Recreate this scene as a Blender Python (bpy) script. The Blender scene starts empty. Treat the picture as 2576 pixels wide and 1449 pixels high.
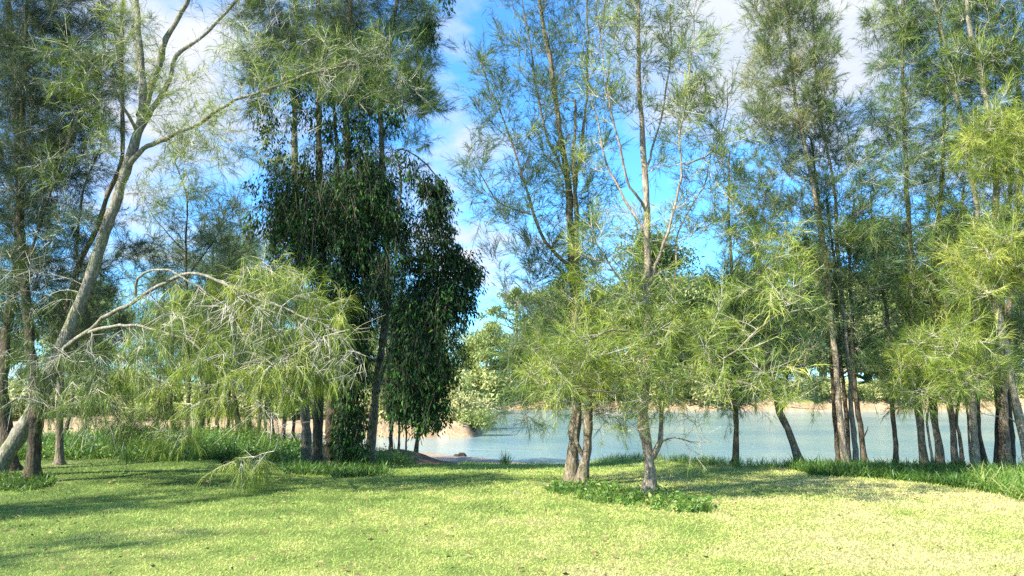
import bpy, math, random
import numpy as np
from mathutils import Vector
R = np.random.default_rng(7)
S = bpy.context.scene
COL = S.collection
# ------------------------------------------------------------------ camera frame
CAM_H = 1.6; F = 768.0; K = 1024.0/2576.0
PITCH = math.radians(7.1)
fw = np.array([0, math.cos(PITCH), math.sin(PITCH)]); up = np.array([0, -math.sin(PITCH), math.cos(PITCH)])
CAM = np.array([0, 0, CAM_H])
WATER_Z = -1.5

def ray(px, py):
    return fw + np.array([1.0, 0, 0])*((px-1288)*K/F) + up*((724.5-py)*K/F)
def at(px, py, Y):
    d = ray(px, py); return CAM + d*(Y/d[1])
def sstep(a, b, x):
    t = np.clip((x-a)/(b-a), 0, 1); return t*t*(3-2*t)
def crest(x):        # distance at which the lawn's bank drops to the water
    return np.interp(x, [-60, -9, -5, -3.6, -1, 1.7, 2.6, 3.4, 4.6, 9, 14, 60],
                        [34, 33, 33, 34, 31.5, 27.5, 21.5, 16.8, 15.5, 15.0, 14.4, 13])
def lumps(x, y, s, seed):
    r = np.random.default_rng(seed); z = 0*x
    for i in range(7):
        a, b, p = r.uniform(-1, 1)/s, r.uniform(-1, 1)/s, r.uniform(0, 6.28)
        z = z + np.sin(a*x*3+b*y*3+p)*(0.6+0.4*np.sin(a*y*2-b*x*2))
    return z/7
def ground_z(x, y):
    x = np.asarray(x, float); y = np.asarray(y, float)
    c = crest(x)
    mid = sstep(-9, -3.5, x)*(1-sstep(1.8, 4.2, x))
    z = 0.05*lumps(x, y, 4, 1) + 0.02*lumps(x, y, 1.2, 2)
    slope = -1.35*sstep(13.0, 30, y)*mid - 0.45*sstep(19, 33, y)*(1-mid)*(x < 0)
    z = z + slope
    # dirt mound at the water's edge, under the slim stems
    z = z + 0.55*(1+.35*lumps(x, y, .5, 77))*np.exp(-(((x+3.9)/1.4)**2+((y-27.0)/2.0)**2))
    bank = sstep(c-0.2, c+3.2, y)
    z = z*(1-bank) + (-3.2)*bank
    # far bank and the spit reaching in from the left
    fb = np.where(x < 0, 92+0*x, 92-0.10*x) + 2*lumps(x, y*0, 9, 5)
    zf = -3.2 + 3.6*sstep(fb-3, fb+5, y) + 1.5*sstep(fb+3, fb+14, y)*sstep(8, 30, x)
    z = np.where(y > 60, np.maximum(z, zf), z)
    edge = -0.6 + 0.7*lumps(y, x*0, 2, 8)
    # spit: near edge at ~45 m, ends at x ~ 0
    sp = sstep(43.5, 46.0, y + 0.8*lumps(x, x*0, 3, 11))*(1-sstep(edge-2.2, edge, x))*(1-sstep(60, 66, y)*sstep(-30, -8, x))
    zs = -3.2 + sp*(2.55 + 0.9*sstep(-6, -30, x)*sstep(48, 60, y) + 0.25*lumps(x, y, 1.5, 12))
    z = np.where(y > 38, np.maximum(z, zs), z)
    return z
def hit(px, py):
    d = ray(px, py)
    t = np.arange(4, 140, 0.02)
    P = CAM[None, :]+t[:, None]*d[None, :]/d[1]
    k = np.argmax(P[:, 2] < ground_z(P[:, 0], P[:, 1]))
    return P[k]
# ------------------------------------------------------------------ tags and meshes
def tag(o, label=None, cat=None, group=None, kind=None):
    if label: o['label'] = label
    if cat: o['category'] = cat
    if group: o['group'] = group
    if kind: o['kind'] = kind
    return o
def root(name, loc, label, cat, group=None):
    o = bpy.data.objects.new(name, None); COL.objects.link(o); o.location = tuple(loc)
    o.empty_display_size = 0.2
    return tag(o, label, cat, group)
class Geo:
    """verts, polys of 3 or 4 corners, a material index and one tint value per vertex"""
    def __init__(s): s.v = []; s.q = []; s.t = []; s.qm = []; s.tm = []; s.c = []; s.n = 0
    def add(s, v, q=None, t=None, m=0, c=0.5):
        v = np.asarray(v, np.float32).reshape(-1, 3)
        if q is not None and len(q): s.q.append(np.asarray(q, np.int32).reshape(-1, 4)+s.n); s.qm.append(np.full(len(s.q[-1]), m, np.int32))
        if t is not None and len(t): s.t.append(np.asarray(t, np.int32).reshape(-1, 3)+s.n); s.tm.append(np.full(len(s.t[-1]), m, np.int32))
        s.v.append(v); s.c.append(np.broadcast_to(np.asarray(c, np.float32), (len(v),)).copy()); s.n += len(v)
    def build(s, name, mats, parent=None, origin=(0, 0, 0), smooth=False):
        v = np.concatenate(s.v) - np.asarray(origin, np.float32)
        q = np.concatenate(s.q) if s.q else np.zeros((0, 4), np.int32)
        t = np.concatenate(s.t) if s.t else np.zeros((0, 3), np.int32)
        me = bpy.data.meshes.new(name)
        me.vertices.add(len(v)); me.vertices.foreach_set('co', v.ravel())
        loops = np.concatenate([q.ravel(), t.ravel()])
        me.loops.add(len(loops)); me.loops.foreach_set('vertex_index', loops)
        n = len(q)+len(t)
        starts = np.concatenate([np.arange(len(q))*4, len(q)*4+np.arange(len(t))*3]).astype(np.int32)
        me.polygons.add(n); me.polygons.foreach_set('loop_start', starts)
        mi = np.concatenate((s.qm or [np.zeros(0, np.int32)])+(s.tm or []))
        for m in mats: me.materials.append(m)
        me.polygons.foreach_set('material_index', mi.astype(np.int32))
        me.polygons.foreach_set('use_smooth', np.full(n, smooth, bool))
        a = me.attributes.new('tint', 'FLOAT', 'POINT'); a.data.foreach_set('value', np.concatenate(s.c))
        me.update(calc_edges=True)
        o = bpy.data.objects.new(name, me); COL.objects.link(o)
        if parent: o.parent = parent
        else: o.location = tuple(origin)
        return o
def nrm(a): return a/np.maximum(np.linalg.norm(a, axis=-1, keepdims=True), 1e-9)
def smooth_path(P, step=0.12, r=None):
    """Catmull-Rom through P, resampled to even steps"""
    P = np.asarray(P, float); n = len(P)
    A = np.vstack([2*P[0]-P[1], P, 2*P[-1]-P[-2]]); out = []
    for i in range(n-1):
        p0, p1, p2, p3 = A[i:i+4]; m = max(2, int(np.linalg.norm(p2-p1)/step))
        for t in np.linspace(0, 1, m, endpoint=False):
            out.append(0.5*((2*p1)+(-p0+p2)*t+(2*p0-5*p1+4*p2-p3)*t*t+(-p0+3*p1-3*p2+p3)*t**3))
    out.append(P[-1]); return np.array(out)
def tube(g, P, rad, k=6, m=0, c=0.5, rough=0.0, cap=True):
    P = np.asarray(P, float); n = len(P); rad = np.broadcast_to(np.asarray(rad, float), (n,))
    T = nrm(np.gradient(P, axis=0)); ref = np.array([0.13, 0.98, 0.1]) if abs(T[0][2]) > .7 else np.array([0, 0, 1.0])
    U = nrm(np.cross(T, ref)); V = np.cross(T, U)
    a = np.arange(k)*2*math.pi/k
    rr = rad[:, None]*(1+rough*R.normal(size=(n, k)))
    v = P[:, None, :]+rr[..., None]*(np.cos(a)[None, :, None]*U[:, None, :]+np.sin(a)[None, :, None]*V[:, None, :])
    i = np.arange(n-1)[:, None]*k; j = np.arange(k)[None, :]; j2 = (j+1) % k
    q = np.stack([i+j, i+j2, i+k+j2, i+k+j], -1).reshape(-1, 4)
    g.add(v, q=q, m=m, c=c)
    if cap and rad[-1] > 0.004:
        g.add(np.vstack([v[-1], P[-1]+T[-1]*rad[-1]*0.6]), t=[[x, (x+1) % k, k] for x in range(k)], m=m, c=c)
def prisms(g, A, B, ra, rb, m=0, c=0.5):
    """many thin three-sided twigs at once"""
    n = len(A)
    if not n: return
    D = nrm(B-A); ref = nrm(R.normal(size=(n, 3))); U = nrm(np.cross(D, ref)); V = np.cross(D, U)
    ang = [0, 2.094, 4.189]
    v = np.stack([A+ra*(math.cos(x)*U+math.sin(x)*V) for x in ang]+[B+rb*(math.cos(x)*U+math.sin(x)*V) for x in ang], 1)
    b = np.arange(n)[:, None, None]*6; f = np.array([[0, 1, 4, 3], [1, 2, 5, 4], [2, 0, 3, 5]])[None]
    g.add(v, q=(b+f), m=m, c=c)
def needles(g, P, D, L, W, bend, m=0, c=None):
    """many long narrow two-segment blades at once; bend pulls the outer half down"""
    n = len(P)
    if not n: return
    D = nrm(D); L = np.asarray(L)[:, None]; W = np.broadcast_to(np.asarray(W, float), (n,))[:, None]
    U = nrm(np.cross(D, R.normal(size=(n, 3))))
    p1 = P+D*L*.5; D2 = nrm(D+np.array([0, 0, -1.0])*np.asarray(bend).reshape(-1, 1)); p2 = p1+D2*L*.5
    v = np.stack([P-U*W*.4, P+U*W*.4, p1+U*W*.5, p1-U*W*.5, p2], 1)
    b = np.arange(n)[:, None]*5
    g.add(v, q=b+np.array([[0, 1, 2, 3]]), t=b+np.array([[3, 2, 4]]), m=m, c=0.5 if c is None else np.repeat(c, 5))
def leaves(g, P, D, L, W, m=0, c=None):
    """many broad pointed leaves, each folded along its midrib"""
    n = len(P); D = nrm(D); L = np.asarray(L)[:, None]; W = np.asarray(W)[:, None]
    U = nrm(np.cross(D, R.normal(size=(n, 3)))); N = np.cross(D, U)
    mid = P+D*L*.45-N*W*.18; tip = P+D*L+np.array([0, 0, -1.])*L*.1
    v = np.stack([P, mid+U*W*.5+N*W*.2, tip, mid-U*W*.5+N*W*.2], 1)
    b = np.arange(n)[:, None]*4
    g.add(v, t=np.concatenate([b+np.array([[0, 1, 2]]), b+np.array([[0, 2, 3]])]), m=m, c=0.5 if c is None else np.repeat(c, 4))
# ------------------------------------------------------------------ materials
def new_mat(name):
    m = bpy.data.materials.new(name); m.use_nodes = True; nt = m.node_tree
    for n in list(nt.nodes):
        if n.type != 'OUTPUT_MATERIAL' and n.type != 'BSDF_PRINCIPLED': nt.nodes.remove(n)
    return m, nt, nt.nodes['Principled BSDF'], nt.nodes['Material Output']
def node(nt, typ, **kw):
    n = nt.nodes.new(typ)
    for k, v in kw.items():
        if k in n.inputs: n.inputs[k].default_value = v
        else: setattr(n, k, v)
    return n
def ramp(nt, fac, stops):
    n = nt.nodes.new('ShaderNodeValToRGB'); e = n.color_ramp.elements
    while len(e) < len(stops): e.new(0.5)
    for i, (p, c) in enumerate(stops): e[i].position = p; e[i].color = (*c, 1)
    nt.links.new(fac, n.inputs[0]); return n.outputs[0]
def noise(nt, vec, scale, detail=3, rough=.55, dist=0):
    n = node(nt, 'ShaderNodeTexNoise', Scale=scale, Detail=detail, Roughness=rough, Distortion=dist)
    if vec is not None: nt.links.new(vec, n.inputs['Vector'])
    return n.outputs[0]
def mixc(nt, fac, a, b, mode='MIX'):
    n = nt.nodes.new('ShaderNodeMix'); n.data_type = 'RGBA'; n.blend_type = mode
    for s, x in ((n.inputs[0], fac), (n.inputs[6], a), (n.inputs[7], b)):
        if isinstance(x, (int, float)): s.default_value = x
        elif isinstance(x, tuple): s.default_value = (*x, 1)
        else: nt.links.new(x, s)
    return n.outputs[2]
def math_n(nt, op, a, b=0.0, clamp=False):
    n = nt.nodes.new('ShaderNodeMath'); n.operation = op; n.use_clamp = clamp
    for s, x in ((n.inputs[0], a), (n.inputs[1], b)):
        if isinstance(x, (int, float)): s.default_value = x
        else: nt.links.new(x, s)
    return n.outputs[0]
def tint(nt): 
    n = nt.nodes.new('ShaderNodeAttribute'); n.attribute_name = 'tint'; return n.outputs['Fac']
def leaf_mat(name, stops, transl=.2, rough=.55, spec=.25):
    m, nt, b, out = new_mat(name)
    col = ramp(nt, tint(nt), stops)
    nt.links.new(col, b.inputs['Base Color']); b.inputs['Roughness'].default_value = rough
    b.inputs['Specular IOR Level'].default_value = spec
    tr = nt.nodes.new('ShaderNodeBsdfTranslucent'); nt.links.new(mixc(nt, 0.35, col, (0.30, 0.36, 0.03)), tr.inputs[0])
    mx = nt.nodes.new('ShaderNodeMixShader'); mx.inputs[0].default_value = transl
    nt.links.new(b.outputs[0], mx.inputs[1]); nt.links.new(tr.outputs[0], mx.inputs[2]); nt.links.new(mx.outputs[0], out.inputs[0])
    return m
def bark_mat(name, c1, c2, c3, moss=0.0):
    m, nt, b, out = new_mat(name)
    tc = nt.nodes.new('ShaderNodeTexCoord').outputs['Object']
    mp = nt.nodes.new('ShaderNodeMapping'); mp.inputs['Scale'].default_value = (1, 1, .25); nt.links.new(tc, mp.inputs[0])
    n1 = noise(nt, mp.outputs[0], 34, 5, .65); n2 = noise(nt, tc, 5, 4, .6); n3 = noise(nt, tc, 14, 3)
    col = ramp(nt, n1, [(.34, c1), (.5, c2), (.68, c3)])
    col = mixc(nt, ramp(nt, n2, [(.45, (0, 0, 0)), (.62, (.55, .55, .55))]), col, tuple(x*.55 for x in c2))
    col = mixc(nt, ramp(nt, n3, [(.58, (0, 0, 0)), (.66, (.5, .5, .5))]), col, c3)      # lichen
    if moss: col = mixc(nt, math_n(nt, 'MULTIPLY', ramp(nt, n2, [(.35, (1, 1, 1)), (.6, (0, 0, 0))]), moss), col, (.09, .12, .02))
    nt.links.new(col, b.inputs['Base Color']); b.inputs['Roughness'].default_value = .9; b.inputs['Specular IOR Level'].default_value = .15
    bp = node(nt, 'ShaderNodeBump', Strength=.9, Distance=.03); nt.links.new(n1, bp.inputs['Height']); nt.links.new(bp.outputs[0], b.inputs['Normal'])
    return m
BARK_PALE = bark_mat('pale_grey_bark', (.11, .09, .065), (.27, .235, .175), (.50, .46, .37), .45)
BARK_MID = bark_mat('brown_grey_bark', (.05, .038, .026), (.20, .15, .105), (.40, .33, .24), .3)
BARK_DARK = bark_mat('dark_bark', (.022, .017, .012), (.085, .062, .044), (.19, .145, .105), .2)
BARK_TAN = bark_mat('tan_bark', (.11, .08, .055), (.30, .235, .165), (.50, .43, .32), .15)
def plain(name, stops, rough=.8):
    m, nt, b, out = new_mat(name); nt.links.new(ramp(nt, tint(nt), stops), b.inputs['Base Color'])
    b.inputs['Roughness'].default_value = rough; b.inputs['Specular IOR Level'].default_value = .2; return m
TWIG_PALE = plain('pale_twig', [(0, (.20, .17, .12)), (1, (.56, .50, .40))])
TWIG_DARK = plain('dark_twig', [(0, (.05, .042, .03)), (1, (.26, .22, .17))])
ND_UP = leaf_mat('olive_needles', [(0, (.015, .045, .024)), (.4, (.06, .12, .05)), (.7, (.13, .21, .045)), (1, (.29, .34, .06))])
ND_YEL = leaf_mat('yellow_green_needles', [(0, (.015, .045, .014)), (.35, (.07, .125, .022)), (.7, (.23, .31, .035)), (1, (.47, .48, .09))])
ND_GREY = leaf_mat('grey_green_needles', [(0, (.02, .05, .03)), (.45, (.085, .145, .055)), (.75, (.22, .26, .08)), (1, (.38, .34, .14))])
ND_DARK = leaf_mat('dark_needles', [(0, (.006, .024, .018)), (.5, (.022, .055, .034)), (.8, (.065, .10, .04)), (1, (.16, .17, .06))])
VINE = leaf_mat('glossy_vine_leaf', [(0, (.006, .02, .012)), (.5, (.018, .055, .022)), (.8, (.05, .14, .025)), (1, (.12, .24, .04))], .18, .65, .08)
GUM = leaf_mat('gum_leaf', [(0, (.08, .12, .04)), (.4, (.19, .25, .07)), (.75, (.36, .40, .13)), (1, (.52, .48, .22))], .3)
GUM_D = leaf_mat('dark_gum_leaf', [(0, (.03, .06, .03)), (.5, (.09, .14, .06)), (.8, (.18, .23, .08)), (1, (.28, .3, .12))], .3)
REED = leaf_mat('strappy_green_leaf', [(0, (.025, .06, .012)), (.45, (.07, .16, .025)), (.8, (.18, .30, .05)), (1, (.42, .38, .14))], .3, .45, .35)
# ------------------------------------------------------------------ she-oak trees
STY = {  # branch arch, twig up-pull, needle down-pull, bend, needle length, width, twig length
 'up':    dict(arch=-.22, tup=.55, nd=-.10, bend=.35, nl=(.10, .23), w=.0046, tl=(.16, .36), drop=-.55),
 'plume': dict(arch=-.12, tup=.25, nd=.10, bend=.6, nl=(.11, .27), w=.0041, tl=(.16, .34), drop=-.3),
 'weep':  dict(arch=.30, tup=-.55, nd=.55, bend=.9, nl=(.14, .32), w=.0040, tl=(.18, .40), drop=.25),
}
class Limb:
    def __init__(s, P, r): s.P = P; s.r = r
def sprays(g, anchors, blobs, Y0, style, nd, tw_n, vb, rs, skel_m=1, leaf_m=0, world=False, ln=1.0, twc=.6, bare=0.0, brs=1.0, dens=1.0):
    """every blob is an ellipsoid of the crown; sprays end inside it and grow from the nearest wood"""
    st = STY[style]
    AP = np.concatenate([a.P for a in anchors]); AT = np.concatenate([nrm(np.gradient(a.P, axis=0)) for a in anchors])
    AR = np.concatenate([np.broadcast_to(a.r, (len(a.P),)) for a in anchors])
    T = []; VB = []
    for b in blobs:
        px, py, rx, ry, n = b[:5]; dY = b[5] if len(b) > 5 else 0; v = b[6] if len(b) > 6 else 0; n = int(n*dens*1.3+.5); rx *= 1.12; ry *= 1.12
        if world: c = np.array([px, py, b[7]]); ex = np.array([rx, rx, ry])
        else:
            c = at(px, py, Y0+dY); s = K/F*(Y0+dY); ex = np.array([rx*s, max(rx, 60)*s*1.15, ry*s])
        d = nrm(rs.normal(size=(n, 3)))*(rs.uniform(0.05, 1, (n, 1))**.45)
        T.append(c+d*ex); VB.append(np.full(n, v)+rs.normal(0, .17, n))
    T = np.concatenate(T); VB = np.concatenate(VB)
    T[:, 2] = np.maximum(T[:, 2], ground_z(T[:, 0], T[:, 1])+.25)
    d0 = np.array([np.min(np.linalg.norm(AP[::3]-t, axis=1)) for t in T])
    tw_a, tw_b, tv, ts = [], [], [], []
    for i in np.argsort(d0):
        t = T[i]; dv = t-AP; h = np.linalg.norm(dv[:, :2], axis=1)
        cost = h+np.abs(AP[:, 2]-(t[2]+st['drop']*h))*.9+ (AR < .012)*.05
        j = int(np.argmin(cost)); s0 = AP[j]; L = np.linalg.norm(t-s0)
        if L < .2: t = t+nrm(rs.normal(size=3))*.3; L = np.linalg.norm(t-s0)
        C = s0+(t-s0)*.5+AT[j]*L*.18+np.array([0, 0, st['arch']*L])+rs.normal(0, .05*L, 3)
        n = max(5, int(L/.12)); u = np.linspace(0, 1, n)[:, None]
        P = (1-u)**2*s0+2*u*(1-u)*C+u*u*t
        P[1:] += np.cumsum(np.cumsum(rs.normal(0, .0045, (n-1, 3)), axis=0), axis=0)*min(1, L)*.8
        r0 = min(AR[j]*.7, (.0035+.0055*L)*brs); rad = r0+(.0018-r0)*np.linspace(0, 1, n)**.8
        tube(g, P, rad, 4 if r0 < .012 else 6, skel_m, c=np.clip(twc+rs.normal(0, .15), 0, 1), cap=False)
        Tn = nrm(np.gradient(P, axis=0))
        AP = np.vstack([AP, P[1:]]); AT = np.vstack([AT, Tn[1:]]); AR = np.concatenate([AR, rad[1:]])
        m = max(3, int(tw_n*rs.uniform(.45, 1.35)))
        lo = max(0.0, 1-1.2/max(L, .01))            # only the outer metre carries foliage
        tt = np.concatenate([[1.0], rs.uniform(max(lo, .15), 1, m-1)])
        k = np.minimum((tt*(n-1)).astype(int), n-1)
        D = nrm(Tn[k]*.75+rs.normal(0, .62, (m, 3))+np.array([0, 0, st['tup']]))
        D[0] = nrm(Tn[-1]+np.array([0, 0, st['tup']*.3]))
        ll = rs.uniform(*st['tl'], m)*ln
        tw_a.append(P[k]); tw_b.append(P[k]+D*ll[:, None]); tv.append(np.full(m, VB[i])); ts.append(np.full(m, L))
    A = np.concatenate(tw_a); B = np.concatenate(tw_b); V = np.concatenate(tv)
    prisms(g, A, B, .0028, .0016, skel_m, c=np.clip(twc+.1, 0, 1))
    keep = rs.uniform(size=len(A)) > bare; A, B, V = A[keep], B[keep], V[keep]
    A = np.repeat(A, nd, 0); B = np.repeat(B, nd, 0); V = np.repeat(V, nd)+rs.normal(0, .10, len(A))
    u = 1-.85*rs.uniform(0, 1, (len(A), 1))**1.4
    TD = nrm(B-A)
    D = TD*.95+rs.normal(0, .47, A.shape)+np.array([0, 0, -1.])*st['nd']
    W = st['w']*rs.uniform(.6, 1.6, len(A))*max(1.0, Y0/15)
    needles(g, A+(B-A)*u, D, rs.uniform(*st['nl'], len(A))*ln*np.where(rs.uniform(size=len(A)) < .3, .55, 1.0), W, np.full(len(A), st['bend'])*rs.uniform(.3, 1.4, len(A)), leaf_m, np.clip(vb+V, 0, 1))
NTREE = 0
TREES = {}
def tree(name, label, limbs, blobs, style='up', nd=20, tw=8, vb=.45, leaf=None, bark=None, twig=None, group=None, Y=None, ln=1.0, seed=None,
         cat='tree', flare=1.6, bare=0.0, extra=None, twc=.6, brs=1.0, dens=1.4, boff=0.0):
    """limbs[0] is the trunk: (pixel points with optional depth offset, base radius m, top radius m)"""
    global NTREE; NTREE += 1
    rs = np.random.default_rng(seed if seed is not None else 100+NTREE)
    leaf = leaf or ND_UP; bark = bark or BARK_MID; twig = twig or TWIG_PALE
    p0 = limbs[0][0][0]
    if Y is None:
        b = hit(p0[0], p0[1])
        if p0[0] > 1700:
            b0 = b[1]; b = at(p0[0], p0[1], 15.3)
            for _ in range(4): b = at(p0[0], p0[1], min(b0, float(crest(b[0]))-.1))
            b[2] = ground_z(b[0], b[1])
    else:
        b = at(p0[0], p0[1], Y); b[2] = ground_z(b[0], b[1])
    Y0 = b[1]
    rt = root(name, b, label, cat, group)
    anchors = []
    for i, (pts, r0, r1) in enumerate(limbs):
        P = [at(p[0], p[1], Y0+(p[2] if len(p) > 2 else 0)) for p in pts]
        if i == 0: P[0] = b.copy(); P = [b-np.array([0, 0, .25])]+P
        P = smooth_path(P, .14)
        n = len(P); u = np.linspace(0, 1, n)
        wob = np.cumsum(rs.normal(0, .011 if i else .007, (n, 3)), axis=0); wob -= u[:, None]*wob[-1]
        P = P+wob*(1 if i or True else 0)
        r = r0+(r1-r0)*u**.85
        if i == 0:
            hgt = np.maximum(P[:, 2]-b[2], 0); r = r*(1+(flare-1)*np.exp(-hgt/.18))
        r = r*(1+.05*np.sin(np.arange(n)*.9+i)+rs.normal(0, .055, n))
        g = Geo(); tube(g, P, r, 10 if r0 > .04 else 7, 0, .5, rough=.045)
        g.build('trunk' if i == 0 else 'limb', [bark], rt, b, smooth=True)
        anchors.append(Limb(P, r))
    anchors[0].P = anchors[0].P[8:]; anchors[0].r = anchors[0].r[8:]
    g = Geo()
    if boff: blobs = [tuple(list(x[:5])+[(x[5] if len(x) > 5 else 0)+boff]+list(x[6:])) for x in blobs]
    sprays(g, anchors, blobs, Y0, style, nd, tw, vb, rs, ln=ln, bare=bare, twc=twc, brs=brs, dens=dens)
    if extra:
        for (bl, sty, kw) in extra: 
            a = dict(nd=nd, tw_n=tw, vb=vb, rs=rs, ln=ln, dens=dens, twc=twc); a.update(kw); sprays(g, anchors, bl, Y0, sty, **a)
    g.build('crown', [leaf, twig], rt, b)
    TREES[label] = rt
    return rt
def copy_tree(src, loc, rz, sc, label, group=None):
    r = src.copy(); COL.objects.link(r); r.location = tuple(loc); r.rotation_euler = (0, 0, rz); r.scale = sc
    r['label'] = label
    if group: r['group'] = group
    for ch in list(src.children):
        c = ch.copy(); COL.objects.link(c); c.parent = r
    return r
def vine(name, label, blobs, Y, strands=True, vb=.35, seed=1, group=None, scale=1.0, gap=-.35):
    """hanging leafy creeper: strings of pendulous leaves filling each ellipsoid"""
    rs = np.random.default_rng(seed); g = Geo(); gs = Geo()
    base = None
    for b in blobs:
        px, py, rx, ry, n = b[:5]; dY = b[5] if len(b) > 5 else 0
        c = at(px, py, Y+dY); s = K/F*(Y+dY); ex = np.array([rx*s, max(rx, 50)*s*.9, ry*s])
        d = nrm(rs.normal(size=(n, 3)))*(rs.uniform(0, 1, (n, 1))**.4); P0 = c+d*ex; hole = 2.2*lumps(P0[:, 0]+P0[:, 2]*.3, P0[:, 2]*.7+P0[:, 1]*.5, .55, seed)+1.2*lumps(P0[:, 2], P0[:, 0], .3, seed+9)+rs.normal(0, .25, len(P0)); P0 = P0[(hole > gap)]; c = c
        n = len(P0); ln = rs.uniform(.12, .75, n)**1.2*min(1, ry*s)*1.2
        sway = rs.normal(0, .28, (n, 2)); vv = rs.normal(0, .12, n)
        B = P0+np.c_[sway*ln[:, None], -ln]
        prisms(gs, P0, B, .005, .003, 0, .2)
        k = 13; P = np.repeat(P0, k, 0)+np.repeat(B-P0, k, 0)*rs.uniform(0, 1, (n*k, 1))
        out = rs.normal(0, .6, (n*k, 3)); out[:, 2] = -1.0+rs.normal(0, .35, n*k)
        P += nrm(out*np.array([1, 1, 0.01]))*rs.uniform(0, .11, (n*k, 1))
        L = rs.uniform(.045, .12, n*k)*scale
        leaves(g, P, out, L, L*rs.uniform(.26, .42, n*k), 0, np.clip(vb+np.repeat(vv*1.5, k)+rs.normal(0, .15, n*k), 0, 1))
    o = np.array(at(blobs[0][0], blobs[0][1], Y)); gz = o.copy()
    rt = root(name, gz, label, 'vine', group)
    g.build('foliage', [VINE], rt, gz); tag(gs.build('tendrils', [TWIG_DARK], rt, gz), kind='stuff')
    return rt
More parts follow.
